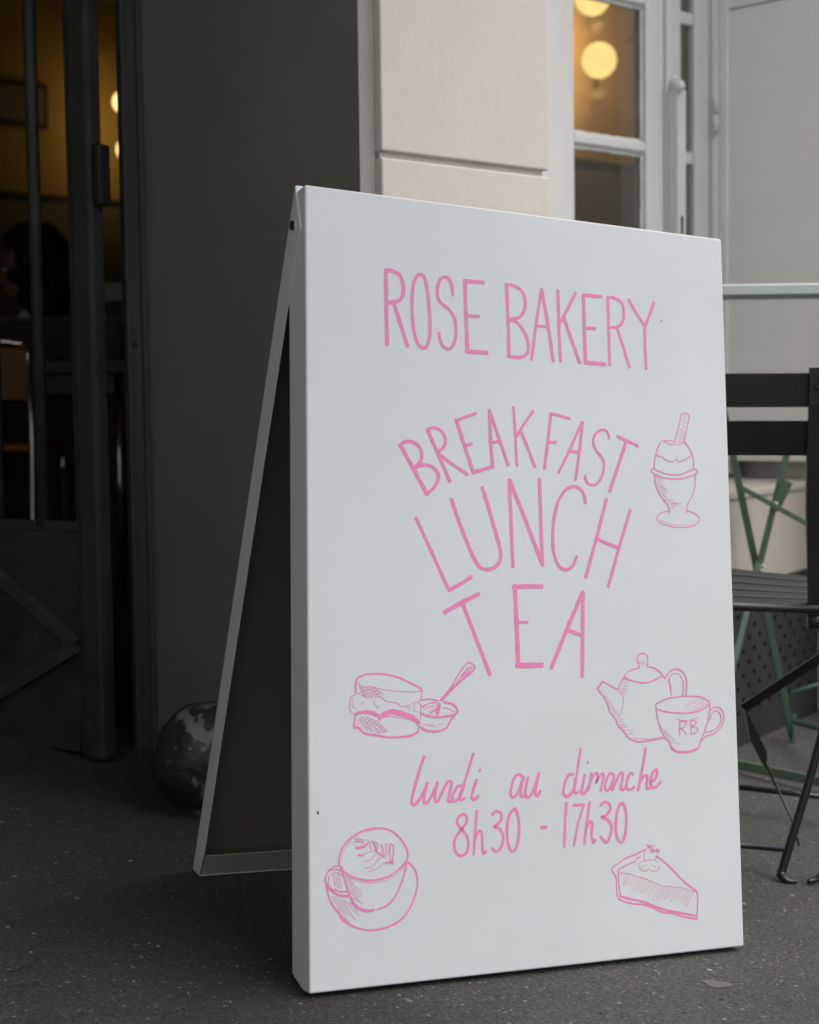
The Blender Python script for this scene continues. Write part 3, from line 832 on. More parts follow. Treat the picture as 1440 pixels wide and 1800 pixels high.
# ---------------------------------------------------------------- sandwich board
SU = Vector((0.966405, -0.246985, -0.071136)); SB = Vector((0.234806, 0.960941, -0.146487)); SP = Vector((0.104537, 0.124863, 0.986652))
sg_ = empty('sandwich_board', (0, 0, 0), 'white metal A-frame board with pink hand painted lettering and food drawings', 'sign')
mm = Matrix((SU, SB, SP)).transposed().to_4x4()
mm.translation = Vector((1.112442, 1.551659, 0.008000))
sg_.matrix_world = mm
SW, SH = 0.6745, 1.0434
def pan(name, prof, x0, x1, open_edges, bev, m_):
    """side profile (y, z) pulled across from x0 to x1; the edges listed stay open"""
    bm = bmesh.new()
    a = [bm.verts.new((x0, y, z)) for y, z in prof]; b = [bm.verts.new((x1, y, z)) for y, z in prof]
    n = len(prof)
    bm.faces.new(a); bm.faces.new(b[::-1])
    for i in range(n):
        if i not in open_edges:
            bm.faces.new((a[i], b[i], b[(i + 1) % n], a[(i + 1) % n]))
    bmesh.ops.recalc_face_normals(bm, faces=bm.faces)
    es = [e for e in bm.edges if len(e.link_faces) == 2]
    bmesh.ops.bevel(bm, geom=es, offset=bev, segments=4, affect='EDGES', profile=0.5)
    me = bpy.data.meshes.new(name); bm.to_mesh(me); bm.free()
    ob = new_obj(name, me, m_, sg_)
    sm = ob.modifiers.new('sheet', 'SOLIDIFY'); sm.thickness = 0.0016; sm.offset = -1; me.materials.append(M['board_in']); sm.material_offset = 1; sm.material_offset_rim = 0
    return ob
# front leaf: a folded pan open to the back (edge 2 = back)
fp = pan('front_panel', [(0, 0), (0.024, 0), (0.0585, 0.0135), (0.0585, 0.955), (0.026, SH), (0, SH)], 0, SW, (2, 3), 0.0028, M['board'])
fp['label'] = 'white front leaf carrying the pink lettering'
# rear leaf, hinged at the top; profile given along (s down, q forward)
T = Vector((0.031, 1.052)); dS = Vector((0.4223, -0.9065)); dQ = Vector((-0.9065, -0.4223))
def rq(s, q_): v = T + dS * s + dQ * q_; return (v.x, v.y)
rear_prof = [rq(0, 0), rq(0.052, 0.0455), rq(0.10, 0.0415), rq(1.0, 0.037), rq(1.043, 0.029), rq(1.0495, 0)]
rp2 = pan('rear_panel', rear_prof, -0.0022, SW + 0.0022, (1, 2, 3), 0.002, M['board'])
rp2['label'] = 'white rear leaf leaning back in shade'
# return lip along the foot of the rear leaf
bm = bmesh.new()
lp = [rq(1.0415, 0.0285), rq(1.006, 0.034), rq(1.0055, 0.0325), rq(1.041, 0.027)]
for x in (0.002, SW - 0.002):
    pass
a = [bm.verts.new((0.002, y, z)) for y, z in lp]; b = [bm.verts.new((SW - 0.002, y, z)) for y, z in lp]
bm.faces.new(a); bm.faces.new(b[::-1])
for i in range(4): bm.faces.new((a[i], b[i], b[(i + 1) % 4], a[(i + 1) % 4]))
from_bm('foot_lip', bm, M['lip'], rp2)
for x0, x1 in ((-0.0060, -0.0022), (SW + 0.0022, SW + 0.0060)):
    bm = bmesh.new()
    bm_tube(bm, [Vector((x0, 0.036, 0.997)), Vector((x1, 0.036, 0.997))], 0.0068, 18)
    bevel(bm, 0.0012)
    ob = from_bm('hinge_bolt', bm, M['bolt'], sg_, True)
    bm = bmesh.new()
    xw = x0 + 0.0025 if x0 < 0 else x1 - 0.0025
    bm_tube(bm, [Vector((xw, 0.036, 0.997)), Vector((xw + (0.0012 if x0 < 0 else -0.0012), 0.036, 0.997))], 0.0095, 18)
    from_bm('washer', bm, M['board'], ob)

# strokes: width, smooth flag, then x, z pairs on the front leaf, all in tenths of a millimetre
STROKES = {
 'name': [
  [59,0,1162,9403,1169,8368],
  [53,1,1149,9396,1266,9393,1377,9336,1420,9208,1412,9075,1341,8986,1188,8952],
  [53,0,1277,8960,1476,8371],
  [47,1,1673,9389,1601,9314,1560,9148,1550,8882,1575,8590,1637,8419,1726,8373,1792,8461,1818,8669,1806,8964,1777,9227,1737,9357,1673,9389],
  [45,1,2178,9140,2160,9279,2116,9373,2050,9387,1974,9335,1936,9198,1954,9066,2018,8997,2115,8938,2195,8820,2216,8673,2197,8523,2139,8414,2074,8389,1993,8447,1947,8606],
  [54,0,2367,9383,2368,9044,2380,8597,2389,8383],
  [54,0,2347,9363,2661,9372],
  [45,0,2378,8877,2578,8883],
  [57,0,2363,8381,2699,8383],
  [52,0,3019,9388,3036,8862,3039,8349],
  [46,1,2992,9367,3128,9371,3264,9308,3316,9175,3292,9021,3204,8922,3057,8888],
  [49,1,3057,8882,3186,8844,3303,8702,3351,8554,3334,8432,3244,8364,3107,8354,3012,8365],
  [43,0,3584,9369,3477,8808,3398,8330],
  [49,0,3584,9369,3677,8886,3755,8341],
  [40,0,3481,8827,3690,8835],
  [46,0,3854,9379,3858,8840,3874,8341],
  [44,0,4151,9367,3991,9083,3867,8887],
  [49,0,3940,8995,4052,8702,4192,8349],
  [50,0,4280,9360,4281,8875,4288,8350],
  [47,0,4258,9345,4582,9350],
  [47,0,4281,8866,4471,8872],
  [56,0,4267,8367,4619,8362],
  [47,0,4691,9361,4691,8847,4694,8345],
  [44,1,4672,9343,4807,9349,4926,9281,4959,9152,4932,9008,4850,8932,4692,8903],
  [44,0,4835,8915,4933,8647,5033,8339],
  [48,0,5046,9349,5187,9141,5323,8969],
  [45,0,5492,9349,5403,9144,5323,8969],
  [44,0,5316,8993,5313,8677,5321,8344],
],
 'breakfast': [
  [59,0,1350,7026,1521,6747,1739,6380],
  [49,1,1331,7020,1418,7074,1526,7079,1628,7023,1665,6926,1644,6814,1548,6724],
  [49,1,1548,6731,1657,6770,1793,6767,1896,6690,1911,6604,1858,6491,1739,6380],
  [50,0,1751,7269,1919,6926,2087,6561],
  [42,1,1746,7259,1856,7290,1965,7251,2025,7154,2012,7054,1934,6976,1892,6962],
  [45,0,1919,6938,2097,6822,2358,6672],
  [50,0,2198,7414,2323,7057,2451,6696],
  [43,0,2184,7403,2330,7459,2506,7527],
  [45,0,2323,7065,2430,7100],
  [50,0,2440,6705,2570,6743,2712,6787],
  [46,0,2716,7590,2725,7140,2755,6784],
  [41,0,2716,7590,2849,7223,2998,6825],
  [38,0,2725,7135,2868,7155],
  [43,0,3093,7648,3117,7237,3131,6821],
  [44,0,3410,7611,3242,7396,3128,7225],
  [43,0,3205,7318,3308,7093,3421,6818],
  [47,0,3698,7602,3641,7213,3573,6804],
  [39,0,3686,7591,3834,7572,4006,7538],
  [44,0,3647,7187,3774,7186],
  [39,0,4210,7508,3970,7049,3799,6758],
  [42,0,4216,7508,4150,7057,4076,6661],
  [41,0,3970,7080,4156,7063],
  [34,1,4660,7286,4629,7382,4553,7409,4461,7373,4398,7291,4389,7199,4438,7097,4512,7022,4558,6933,4536,6789,4472,6669,4379,6606,4289,6623,4245,6686,4237,6737],
  [40,0,4791,7330,4950,7275,5147,7203],
  [48,0,4944,7264,4800,6905,4641,6524],
],
 'lunch': [
  [49,0,1566,6061,1777,5642,2055,5079],
  [54,0,2041,5089,2207,5171,2392,5279],
  [54,1,2103,6334,2208,6046,2342,5728,2436,5532,2531,5410,2643,5382,2771,5426,2846,5527,2846,5664,2780,5887,2673,6234,2580,6511],
  [51,0,3006,6636,3022,6044,3041,5418],
  [56,0,3012,6623,3242,6101,3512,5455],
  [51,0,3490,6660,3497,6058,3509,5445],
  [46,1,4233,6341,4209,6465,4136,6552,4017,6571,3881,6491,3773,6321,3709,6089,3685,5834,3703,5606,3781,5442,3898,5398,4003,5458,4072,5592],
  [49,0,4586,6418,4403,5851,4205,5288],
  [47,0,4985,6278,4787,5756,4578,5164],
  [46,0,4403,5851,4568,5783,4765,5725],
],
 'tea': [
  [63,0,1971,4791,2231,4927,2505,5051],
  [54,0,2253,4914,2418,4523,2658,3946],
  [65,0,3064,5181,3081,4621,3094,4051],
  [62,0,3032,5148,3279,5158,3502,5160],
  [42,0,3102,4663,3257,4665],
  [72,0,3061,4076,3477,4076],
  [59,0,4157,5091,3908,4620,3615,4032],
  [56,0,4157,5091,4137,4544,4114,3907],
  [53,0,3891,4557,4135,4481],
],
 'days': [
  [43,1,1646,2901,1573,2715,1499,2492,1455,2331,1471,2277,1533,2302,1620,2411,1690,2554],
  [38,1,1690,2554,1642,2397,1632,2305,1680,2292,1756,2392,1841,2557],
  [38,1,1841,2557,1796,2390,1803,2306,1846,2314,1926,2460,1993,2551,2045,2538,2020,2423,1989,2313,2029,2290,2068,2339],
  [36,1,2215,2490,2142,2488,2071,2395,2047,2320,2096,2292,2169,2355,2236,2497],
  [36,1,2383,2913,2245,2548,2169,2355,2186,2301,2241,2331],
  [38,1,2427,2565,2362,2407,2346,2318,2396,2306,2449,2352],
  [46,0,2467,2684,2482,2684],
  [39,1,3135,2569,3076,2603,3006,2567,2952,2432,2938,2329,2982,2304,3056,2370,3150,2574],
  [39,1,3150,2574,3102,2420,3094,2322,3139,2304],
  [39,1,3217,2566,3177,2422,3172,2318,3220,2292,3298,2385,3385,2611],
  [39,1,3385,2611,3335,2415,3330,2318,3369,2306,3407,2375],
  [42,1,3933,2562,3871,2570,3810,2493,3770,2369,3783,2289,3848,2278,3928,2356,3973,2513],
  [37,1,4062,2920,3996,2591,3946,2350,3967,2310,4024,2331],
  [40,1,4121,2560,4072,2382,4064,2303,4118,2313,4183,2403],
  [42,0,4163,2723,4179,2722],
  [35,1,4232,2582,4203,2463,4181,2340],
  [34,1,4196,2429,4262,2540,4320,2573,4325,2498,4297,2433,4357,2523,4409,2561,4427,2520,4392,2402,4374,2323],
  [35,1,4606,2524,4549,2561,4490,2510,4445,2391,4466,2329,4527,2356,4605,2513],
  [35,1,4605,2518,4563,2373,4568,2325],
  [35,1,4568,2325,4629,2437,4703,2554,4747,2539,4725,2427,4706,2340,4754,2327,4807,2384],
  [35,1,4918,2527,4871,2550,4823,2477,4803,2362,4851,2320,4936,2356],
  [38,0,5142,2892,5074,2601,4993,2303],
  [35,1,5022,2401,5097,2500,5155,2490,5142,2388,5143,2325,5196,2331],
  [38,1,5198,2401,5275,2444,5324,2524,5303,2584,5249,2540,5206,2426,5232,2340,5308,2345,5383,2412],
],
 'hours': [
  [38,1,2209,2117,2135,2070,2120,2007,2176,1928,2248,1848,2283,1745,2258,1619,2170,1574,2093,1630,2072,1744,2117,1843,2191,1927,2256,2000,2266,2075,2209,2117],
  [38,0,2419,2157,2388,1865,2362,1575],
  [38,1,2377,1764,2437,1875,2487,1860,2493,1732,2505,1584,2553,1614],
  [38,1,2647,2081,2707,2129,2781,2100,2785,2010,2719,1949,2683,1925,2762,1895,2813,1790,2787,1663,2712,1596,2639,1647],
  [39,1,2991,2146,2914,2067,2878,1915,2878,1735,2920,1609,2973,1588,3025,1662,3059,1827,3054,2008,3026,2113,2991,2146],
  [49,0,3402,1875,3493,1873],
  [42,0,3812,2191,3783,1891,3763,1589],
  [42,0,3922,2146,4095,2153],
  [34,0,4095,2153,3994,1905,3918,1600],
  [40,0,4190,2186,4135,1898,4086,1611],
  [39,1,4110,1794,4182,1908,4222,1880,4209,1735,4231,1629,4270,1666],
  [40,1,4362,2124,4426,2169,4505,2144,4519,2063,4453,1987,4373,1964,4483,1919,4537,1823,4508,1692,4442,1616,4350,1701],
  [40,1,4713,2139,4646,2057,4609,1872,4619,1685,4681,1602,4740,1652,4777,1809,4783,1996,4754,2105,4713,2139],
],
 'egg': [
  [16,1,5769,7275,5807,7370,5853,7489,5893,7632,5909,7697,5952,7727,6009,7730,6050,7705,6056,7670,6024,7557,5984,7426,5944,7295],
  [6,0,5937,7699,6007,7685,5927,7622,6012,7615,5911,7562,5995,7532,5887,7479,5971,7460,5864,7419,5962,7401,5841,7360,5946,7342,5818,7300,5930,7294],
  [12,1,5540,7286,5596,7306,5763,7309],
  [12,1,5603,7295,5678,7264,5754,7256],
  [6,1,5754,7262,5845,7261,5930,7283],
  [16,1,5540,7286,5482,7179,5444,7085,5423,6991,5415,6898],
  [16,1,5952,7313,6026,7229,6092,7115,6110,7011,6102,6917],
  [9,1,6012,7240,6073,7161,6060,7090],
  [12,0,5465,7095,5498,7062,5561,7073,5601,7022,5635,7030,5669,6997,5711,7010,5724,6996,5767,7024,5803,7055,5836,7001,5872,7023,5906,7013,5928,7043,5970,7034,6006,7076,6056,7090],
  [16,1,5410,6887,5376,6879,5364,6844,5408,6817],
  [16,1,5417,6881,5553,6835,5718,6813,5886,6826,6028,6879,6127,6912,6162,6902,6175,6861,6132,6836],
  [16,1,5408,6817,5551,6766,5716,6752,5883,6762,6053,6804,6139,6839],
  [16,1,5417,6806,5424,6691,5455,6589,5527,6476,5600,6398,5646,6331,5660,6250],
  [16,1,6138,6831,6126,6696,6101,6578,6041,6471,5975,6376,5952,6248],
  [15,1,5658,6279,5547,6258,5463,6210,5434,6163,5487,6107,5637,6060,5830,6042,6027,6065,6141,6114,6185,6174,6145,6231,6048,6274,5968,6295],
  [5,1,5489,6142,5638,6094,5804,6076,5958,6097],
  [4,0,5434,6772,5563,6720],
  [4,0,5440,6738,5548,6685],
  [4,0,5445,6692,5581,6640],
  [4,0,5451,6658,5600,6606],
  [4,0,5464,6635,5655,6579],
  [4,0,5476,6601,5640,6550],
  [4,0,5489,6567,5611,6520],
  [4,0,5515,6534,5610,6485],
  [4,0,5542,6500,5623,6463],
  [4,0,5581,6444,5733,6437],
  [4,0,5608,6422,5815,6394],
  [4,0,5648,6388,5871,6396],
  [4,0,5675,6366,5842,6378],
  [4,0,5674,6343,5786,6353],
  [4,0,5667,6320,5743,6322],
],
 'scone': [
  [25,1,669,3746,675,3899,734,3956,819,3984,988,3991,1159,3971,1316,3928,1459,3861,1589,3800,1632,3754],
  [13,1,1632,3754,1617,3689,1594,3625],
  [10,1,699,3886,761,3828,902,3825,1015,3794,1228,3764,1458,3748,1632,3751],
  [9,1,669,3734,718,3739,774,3712,830,3679,914,3690,1014,3695,1112,3629,1255,3609,1312,3566,1398,3565,1499,3604,1572,3606,1608,3560],
  [10,1,669,3734,606,3697,580,3608,590,3519,646,3480],
  [9,1,1608,3560,1602,3469,1598,3379],
  [6,1,620,3658,619,3582,674,3543],
  [6,1,731,3592,759,3643,787,3591],
  [6,1,942,3652,928,3601,998,3548],
  [6,1,1398,3552,1448,3538,1426,3499],
  [6,1,1514,3588,1505,3510,1556,3483],
  [6,1,857,3538,891,3499,941,3511],
  [43,1,681,3485,786,3502,898,3486,997,3446],
  [70,1,1039,3445,1168,3493,1296,3470,1425,3435,1497,3407],
  [38,1,983,3459,1013,3388],
  [46,1,1468,3421,1576,3347],
  [25,1,660,3479,648,3378,637,3303],
  [28,1,637,3303,700,3301,797,3222,937,3198,1107,3168,1278,3162,1450,3176,1567,3224],
  [18,0,1590,3353,1559,3212],
  [8,1,1081,3424,1167,3435,1295,3412,1424,3390,1511,3355,1567,3289],
  [21,1,1601,3638,1733,3648,1850,3626],
  [16,1,1615,3547,1732,3590,1864,3606],
  [26,1,1952,3604,2070,3576,2136,3522,2150,3469,2097,3431],
  [28,1,1613,3462,1729,3421,1876,3408,2023,3420,2120,3437],
  [24,1,2127,3443,2052,3367,1991,3277],
  [28,1,1604,3281,1697,3233,1858,3222,1991,3264],
  [6,1,1626,3320,1742,3303,1801,3308],
  [6,1,1859,3307,1962,3317],
  [6,1,1742,3291,1830,3282],
  [10,1,1921,3527,2010,3518,2105,3470],
  [18,1,1879,3619,2059,3799,2165,3955,2287,4098,2333,4124,2407,4090,2425,4044,2360,3978,2194,3862,1998,3695,1923,3618],
  [34,0,1908,3631,2104,3818],
  [21,0,2074,3798,2360,3992],
  [47,0,1878,3580,1850,3450],
  [17,0,1730,3453,1833,3503],
  [17,0,1759,3478,1862,3515],
  [12,0,2149,3876,2377,4071],
  [12,0,2195,3928,2332,4071],
  [12,0,2240,3980,2407,4070],
  [12,0,2240,3940,2391,4031],
  [6,0,1629,3533,1775,3556],
  [6,0,1643,3507,1834,3568],
  [6,0,1701,3480,1848,3528],
  [6,0,712,3835,802,3706],
  [6,0,740,3822,844,3692],
  [6,0,775,3815,900,3691],
  [6,0,817,3814,971,3696],
  [6,0,859,3813,1028,3688],
  [6,0,916,3812,1071,3713],
  [6,0,718,3758,944,3805],
  [6,0,760,3719,1000,3779],
  [6,0,844,3705,1043,3752],
  [7,0,687,3377,799,3451],
  [7,0,693,3339,855,3436],
  [7,0,728,3313,926,3422],
  [7,0,770,3286,968,3382],
  [7,0,812,3259,996,3343],
  [7,0,853,3233,1038,3304],
  [7,0,924,3218,1066,3278],
  [7,0,980,3216,1108,3251],
  [7,0,715,3427,840,3271],
  [7,0,757,3439,910,3244],
  [7,0,813,3437,994,3229],
  [7,0,869,3423,1079,3226],
  [7,0,940,3396,1122,3238],
],
 'teapot': [
  [20,1,5064,4017,5056,4077,5031,4130,5060,4198,5133,4223,5196,4197,5212,4129,5195,4045],
  [15,1,5064,4017,4955,3996,4864,3959,4805,3907],
  [23,1,5195,4038,5318,4014,5408,3960,5464,3906,5500,3860],
  [22,1,4799,3893,4914,3846,5057,3813,5184,3808,5312,3840,5442,3895],
  [15,1,4799,3885,4734,3804,4705,3715],
  [30,0,4448,3838,4357,3736],
  [18,1,4448,3838,4573,3777,4705,3715],
  [16,1,4357,3733,4462,3615,4521,3510,4554,3405,4648,3310],
  [7,1,4704,3700,4774,3638,4779,3534,4749,3415,4702,3342],
  [19,1,4657,3306,4681,3223,4768,3146,4854,3040,4907,3016],
  [21,1,4907,3016,5013,2982,5139,2986,5303,3003,5459,3028],
  [7,1,4925,3045,5104,3017,5286,3022,5414,3045],
  [17,1,5500,3867,5573,3950,5685,3997,5795,3962,5866,3862,5872,3754,5848,3610],
  [15,1,5598,3607,5594,3759,5573,3843,5608,3911,5701,3930,5783,3878,5811,3771,5792,3611],
  [21,1,5813,3832,5815,3725,5792,3611],
  [8,1,5551,3844,5575,3760,5598,3622],
  [20,1,5328,3499,5449,3550,5597,3587,5783,3600,5969,3600,6118,3585,6267,3517],
  [20,0,5328,3499,5335,3431],
  [20,1,5335,3434,5517,3389,5774,3365,5960,3368,6130,3405,6275,3486],
  [20,1,5335,3431,5353,3310,5399,3158,5459,3036,5548,2958,5573,2874],
  [17,1,6275,3501,6250,3318,6176,3121,6086,2955,6054,2857],
  [33,1,5582,2873,5663,2825,5810,2810,5941,2823,6035,2850],
  [17,1,6271,3394,6339,3431,6434,3429,6498,3358,6507,3250,6441,3128,6325,3055,6192,3028,6105,2962],
  [15,1,6256,3249,6307,3347,6375,3388,6440,3344,6461,3251,6404,3152,6288,3094,6175,3082],
  [15,0,5737,3255,5726,3050],
  [15,1,5737,3247,5826,3245,5847,3206,5804,3162,5739,3148],
  [15,0,5757,3148,5847,3062],
  [15,0,5929,3265,5921,3052],
  [15,1,5928,3257,6003,3248,6011,3202,5925,3166],
  [15,1,5925,3166,6027,3148,6035,3094,5921,3052],
  [9,1,5670,3287,5808,3256,5957,3272,6061,3292],
  [5,0,4412,3705,4456,3697],
  [5,0,4446,3645,4516,3621],
  [5,0,4480,3615,4550,3591],
  [5,0,4514,3569,4593,3545],
  [5,0,4531,3539,4610,3508],
  [5,0,4538,3494,4626,3470],
  [5,0,4546,3464,4652,3440],
  [5,0,4563,3420,4687,3417],
  [5,0,4580,3389,4695,3387],
  [5,0,4614,3359,4703,3357],
  [5,0,4780,3863,4869,3846],
  [5,0,4762,3833,4877,3801],
  [5,0,4743,3796,4867,3764],
  [5,0,4724,3759,4865,3712],
  [5,0,4732,3729,4855,3682],
  [5,0,4766,3683,4836,3637],
  [5,0,4684,3327,4772,3303],
  [5,0,4683,3283,4771,3258],
  [5,0,4699,3238,4806,3220],
  [5,0,4734,3192,4840,3189],
  [5,0,4786,3146,4929,3149],
  [5,0,4820,3100,4945,3096],
  [5,0,5076,4130,5174,4084],
  [5,0,5066,4085,5156,4069],
  [5,0,5083,4047,5155,4046],
  [5,0,5813,3405,6080,3567],
  [5,0,5887,3388,6173,3550],
  [5,0,5961,3386,6229,3525],
  [5,0,6036,3399,6257,3502],
  [5,0,5833,3450,5967,3554],
  [5,0,5382,3189,5490,3125],
  [5,0,5399,3143,5525,3079],
  [5,0,5434,3097,5579,3047],
  [5,0,5469,3051,5614,3016],
  [5,0,5522,3004,5650,2977],
  [5,0,5557,2957,5759,2920],
],
 'coffee': [
  [26,1,1394,1542,1477,1457,1521,1347,1519,1220,1471,1064,1373,902,1229,787,1039,729,840,719,689,753,551,821,426,945,313,1089,257,1227,240,1322],
  [25,1,1030,2003,1172,1949,1290,1841,1372,1719,1389,1612,1358,1539],
  [21,1,1030,2003,865,2003,701,1965,549,1874,450,1755,414,1632,425,1568,471,1493],
  [23,1,454,1504,545,1441,684,1379,847,1349,1011,1356,1165,1398,1285,1480,1364,1560],
  [6,1,1006,1990,842,1978,677,1935,549,1843,467,1722,443,1630],
  [6,1,511,1438,649,1360,835,1319,999,1320,1165,1361,1273,1428,1346,1519],
  [21,1,454,1546,482,1419,521,1291,566,1173],
  [35,1,572,1152,623,1065,692,1008,796,968,901,970],
  [21,1,942,973,1066,1005,1149,1056,1222,1146,1283,1258,1332,1382,1370,1538],
  [18,1,414,1569,316,1544,247,1476,224,1395,252,1321],
  [10,1,470,1435,407,1471,327,1471,275,1423,269,1340,326,1274,428,1241,521,1239],
  [27,1,257,1320,314,1254,405,1196,485,1179,560,1174],
  [13,1,282,1505,362,1526,454,1494],
  [7,1,349,1283,440,1224,532,1223],
  [35,1,426,925,483,868,551,821],
  [31,1,653,1772,711,1770,769,1777],
  [27,1,681,1677,757,1671],
  [9,1,745,1679,862,1713,933,1725],
  [8,1,767,1588,861,1613,932,1672],
  [8,1,767,1504,884,1528,1003,1636],
  [8,1,825,1463,954,1492,1037,1549,1191,1534],
  [8,1,907,1547,967,1596,1003,1636],
  [29,1,784,1797,816,1814],
  [8,1,805,1870,852,1814,863,1740],
  [17,1,875,1844,916,1800,939,1714],
  [8,1,911,1842,957,1808,950,1713],
  [8,1,1004,1794,1027,1730,1003,1678],
  [8,1,1022,1793,1037,1718,1026,1656],
  [13,1,1075,1806,1080,1705,1050,1633],
  [8,1,1111,1799,1122,1713,1061,1601],
  [15,1,1146,1797,1187,1752,1174,1604,1161,1541],
  [8,1,1152,1796,1133,1702,1144,1564],
  [13,1,1061,1558,1120,1565,1185,1540],
  [25,1,1024,1666,1040,1634],
  [13,1,933,1704,979,1680,1015,1656],
  [9,0,642,1900,770,1861],
  [9,0,630,1848,770,1840],
  [9,0,642,1879,758,1830],
  [4,0,338,1449,360,1313],
  [4,0,367,1458,394,1279],
  [4,0,396,1456,417,1267],
  [4,0,419,1444,446,1265],
  [4,0,499,1428,625,1325],
  [4,0,510,1386,740,1202],
  [4,0,521,1343,740,1150],
  [4,0,544,1279,693,1143],
  [4,0,555,1237,670,1124],
  [4,0,601,1150,739,1067],
  [4,0,314,1192,426,997],
  [4,0,348,1179,495,950],
  [4,0,382,1177,552,915],
  [4,0,428,1152,644,855],
  [4,0,474,1128,691,903],
  [4,0,531,1103,668,968],
  [4,0,404,1040,529,865],
],
 'cake': [
  [21,1,5100,1483,5017,1456,4941,1425,4765,1379,4639,1321,4563,1284,4528,1246,4542,1194,4584,1139,4595,1026,4596,913,4618,835],
  [24,1,4618,830,4734,785,4882,743,5032,722,5181,669,5356,593,5533,559,5736,496,5942,448],
  [23,1,5267,1373,5379,1304,5504,1202,5578,1134,5653,1056,5791,941,5930,847,5954,783,5951,636,5929,449],
  [17,1,5002,1380,4952,1373,4900,1324,4762,1282,4642,1228,4628,1167,4641,982,4656,868],
  [29,1,4644,869,4736,842,4859,807,5058,751,5232,681,5433,613,5610,573,5917,497],
  [8,1,4641,1187,4795,1166,4919,1122,5068,1080,5217,1013,5368,950,5444,950,5571,925,5699,906,5865,847,5930,837],
  [8,1,5074,1458,5065,1386,5070,1329],
  [8,1,5267,1373,5240,1328,5127,1332,5038,1315],
  [8,1,5282,1445,5287,1403,5254,1343],
  [7,1,4974,1268,4997,1214,5084,1178,5135,1205,5185,1176,5299,1184,5307,1246],
  [7,1,4943,1290,5000,1307,5051,1325],
  [6,1,5011,1255,5048,1232],
  [6,1,5086,1260,5111,1253],
  [6,1,5174,1249,5225,1251],
  [6,1,5237,1240,5249,1218],
  [7,1,5252,1312,5302,1277],
  [12,0,5108,1550,5193,1430],
  [12,0,5133,1538,5244,1448],
  [12,0,5184,1545,5206,1429],
  [12,0,5247,1531,5221,1501],
  [12,0,5258,1478,5333,1447],
  [12,0,5181,1452,5320,1433],
  [12,0,5193,1430,5283,1456],
  [3,0,4745,1158,4702,1093],
  [3,0,4788,1153,4696,1009],
  [3,0,4831,1139,4726,999],
  [3,0,4873,1123,4798,1000],
  [3,0,4916,1108,4829,986],
  [3,0,4959,1096,4835,911],
  [3,0,5002,1084,4885,910],
  [3,0,5045,1072,4938,927],
  [3,0,5088,1057,4980,881],
  [3,0,5130,1038,5028,876],
  [3,0,5173,1018,5065,875],
  [3,0,5216,999,5102,825],
  [3,0,5259,981,5169,863],
  [3,0,5303,963,5183,787],
  [3,0,5346,945,5233,761],
  [3,0,5389,936,5276,750],
  [3,0,5433,936,5337,781],
  [3,0,5477,929,5377,765],
  [3,0,5521,921,5400,761],
  [3,0,5565,912,5481,798],
  [3,0,5609,905,5483,722],
  [3,0,5653,898,5544,746],
  [3,0,5697,891,5594,745],
  [3,0,5741,876,5646,733],
  [3,0,5785,860,5677,685],
  [3,0,5829,845,5716,660],
  [3,0,5874,831,5751,628],
],
}

NAMES = {'name': ('painted_lettering', 'pink hand painted shop name in tall thin capitals'),
         'breakfast': ('painted_lettering', 'pink arched word BREAKFAST'), 'lunch': ('painted_lettering', 'pink word LUNCH under the arched word'),
         'tea': ('painted_lettering', 'pink word TEA in wide spread capitals'), 'days': ('painted_lettering', 'pink cursive line lundi au dimanche'),
         'hours': ('painted_lettering', 'pink opening hours 8h30 - 17h30'), 'egg': ('painted_drawing', 'pink drawing of an egg in an egg cup with a toast stick'),
         'scone': ('painted_drawing', 'pink drawing of a filled scone beside a small bowl with a spoon'), 'teapot': ('painted_drawing', 'pink drawing of a teapot and a cup marked RB'),
         'coffee': ('painted_drawing', 'pink drawing of a coffee cup with leaf foam on a saucer'), 'cake': ('painted_drawing', 'pink drawing of a cake slice with a strawberry')}
SPLIT = {'name': (9,), 'days': (7, 11), 'hours': (5, 6)}
SUBLABEL = {'name': ('pink first word of the shop name', 'pink second word of the shop name'), 'days': ('pink cursive word lundi', 'pink cursive word au', 'pink cursive word dimanche'),
            'hours': ('pink opening time 8h30', 'pink dash between the two times', 'pink closing time 17h30')}
groups = []
for key, strokes in STROKES.items():
    cuts = (0,) + SPLIT.get(key, ()) + (len(strokes),)
    for i_, (a, b) in enumerate(zip(cuts, cuts[1:])):
        groups.append((NAMES[key][0], SUBLABEL[key][i_] if key in SUBLABEL else NAMES[key][1], strokes[a:b]))
rs = random.Random(11)
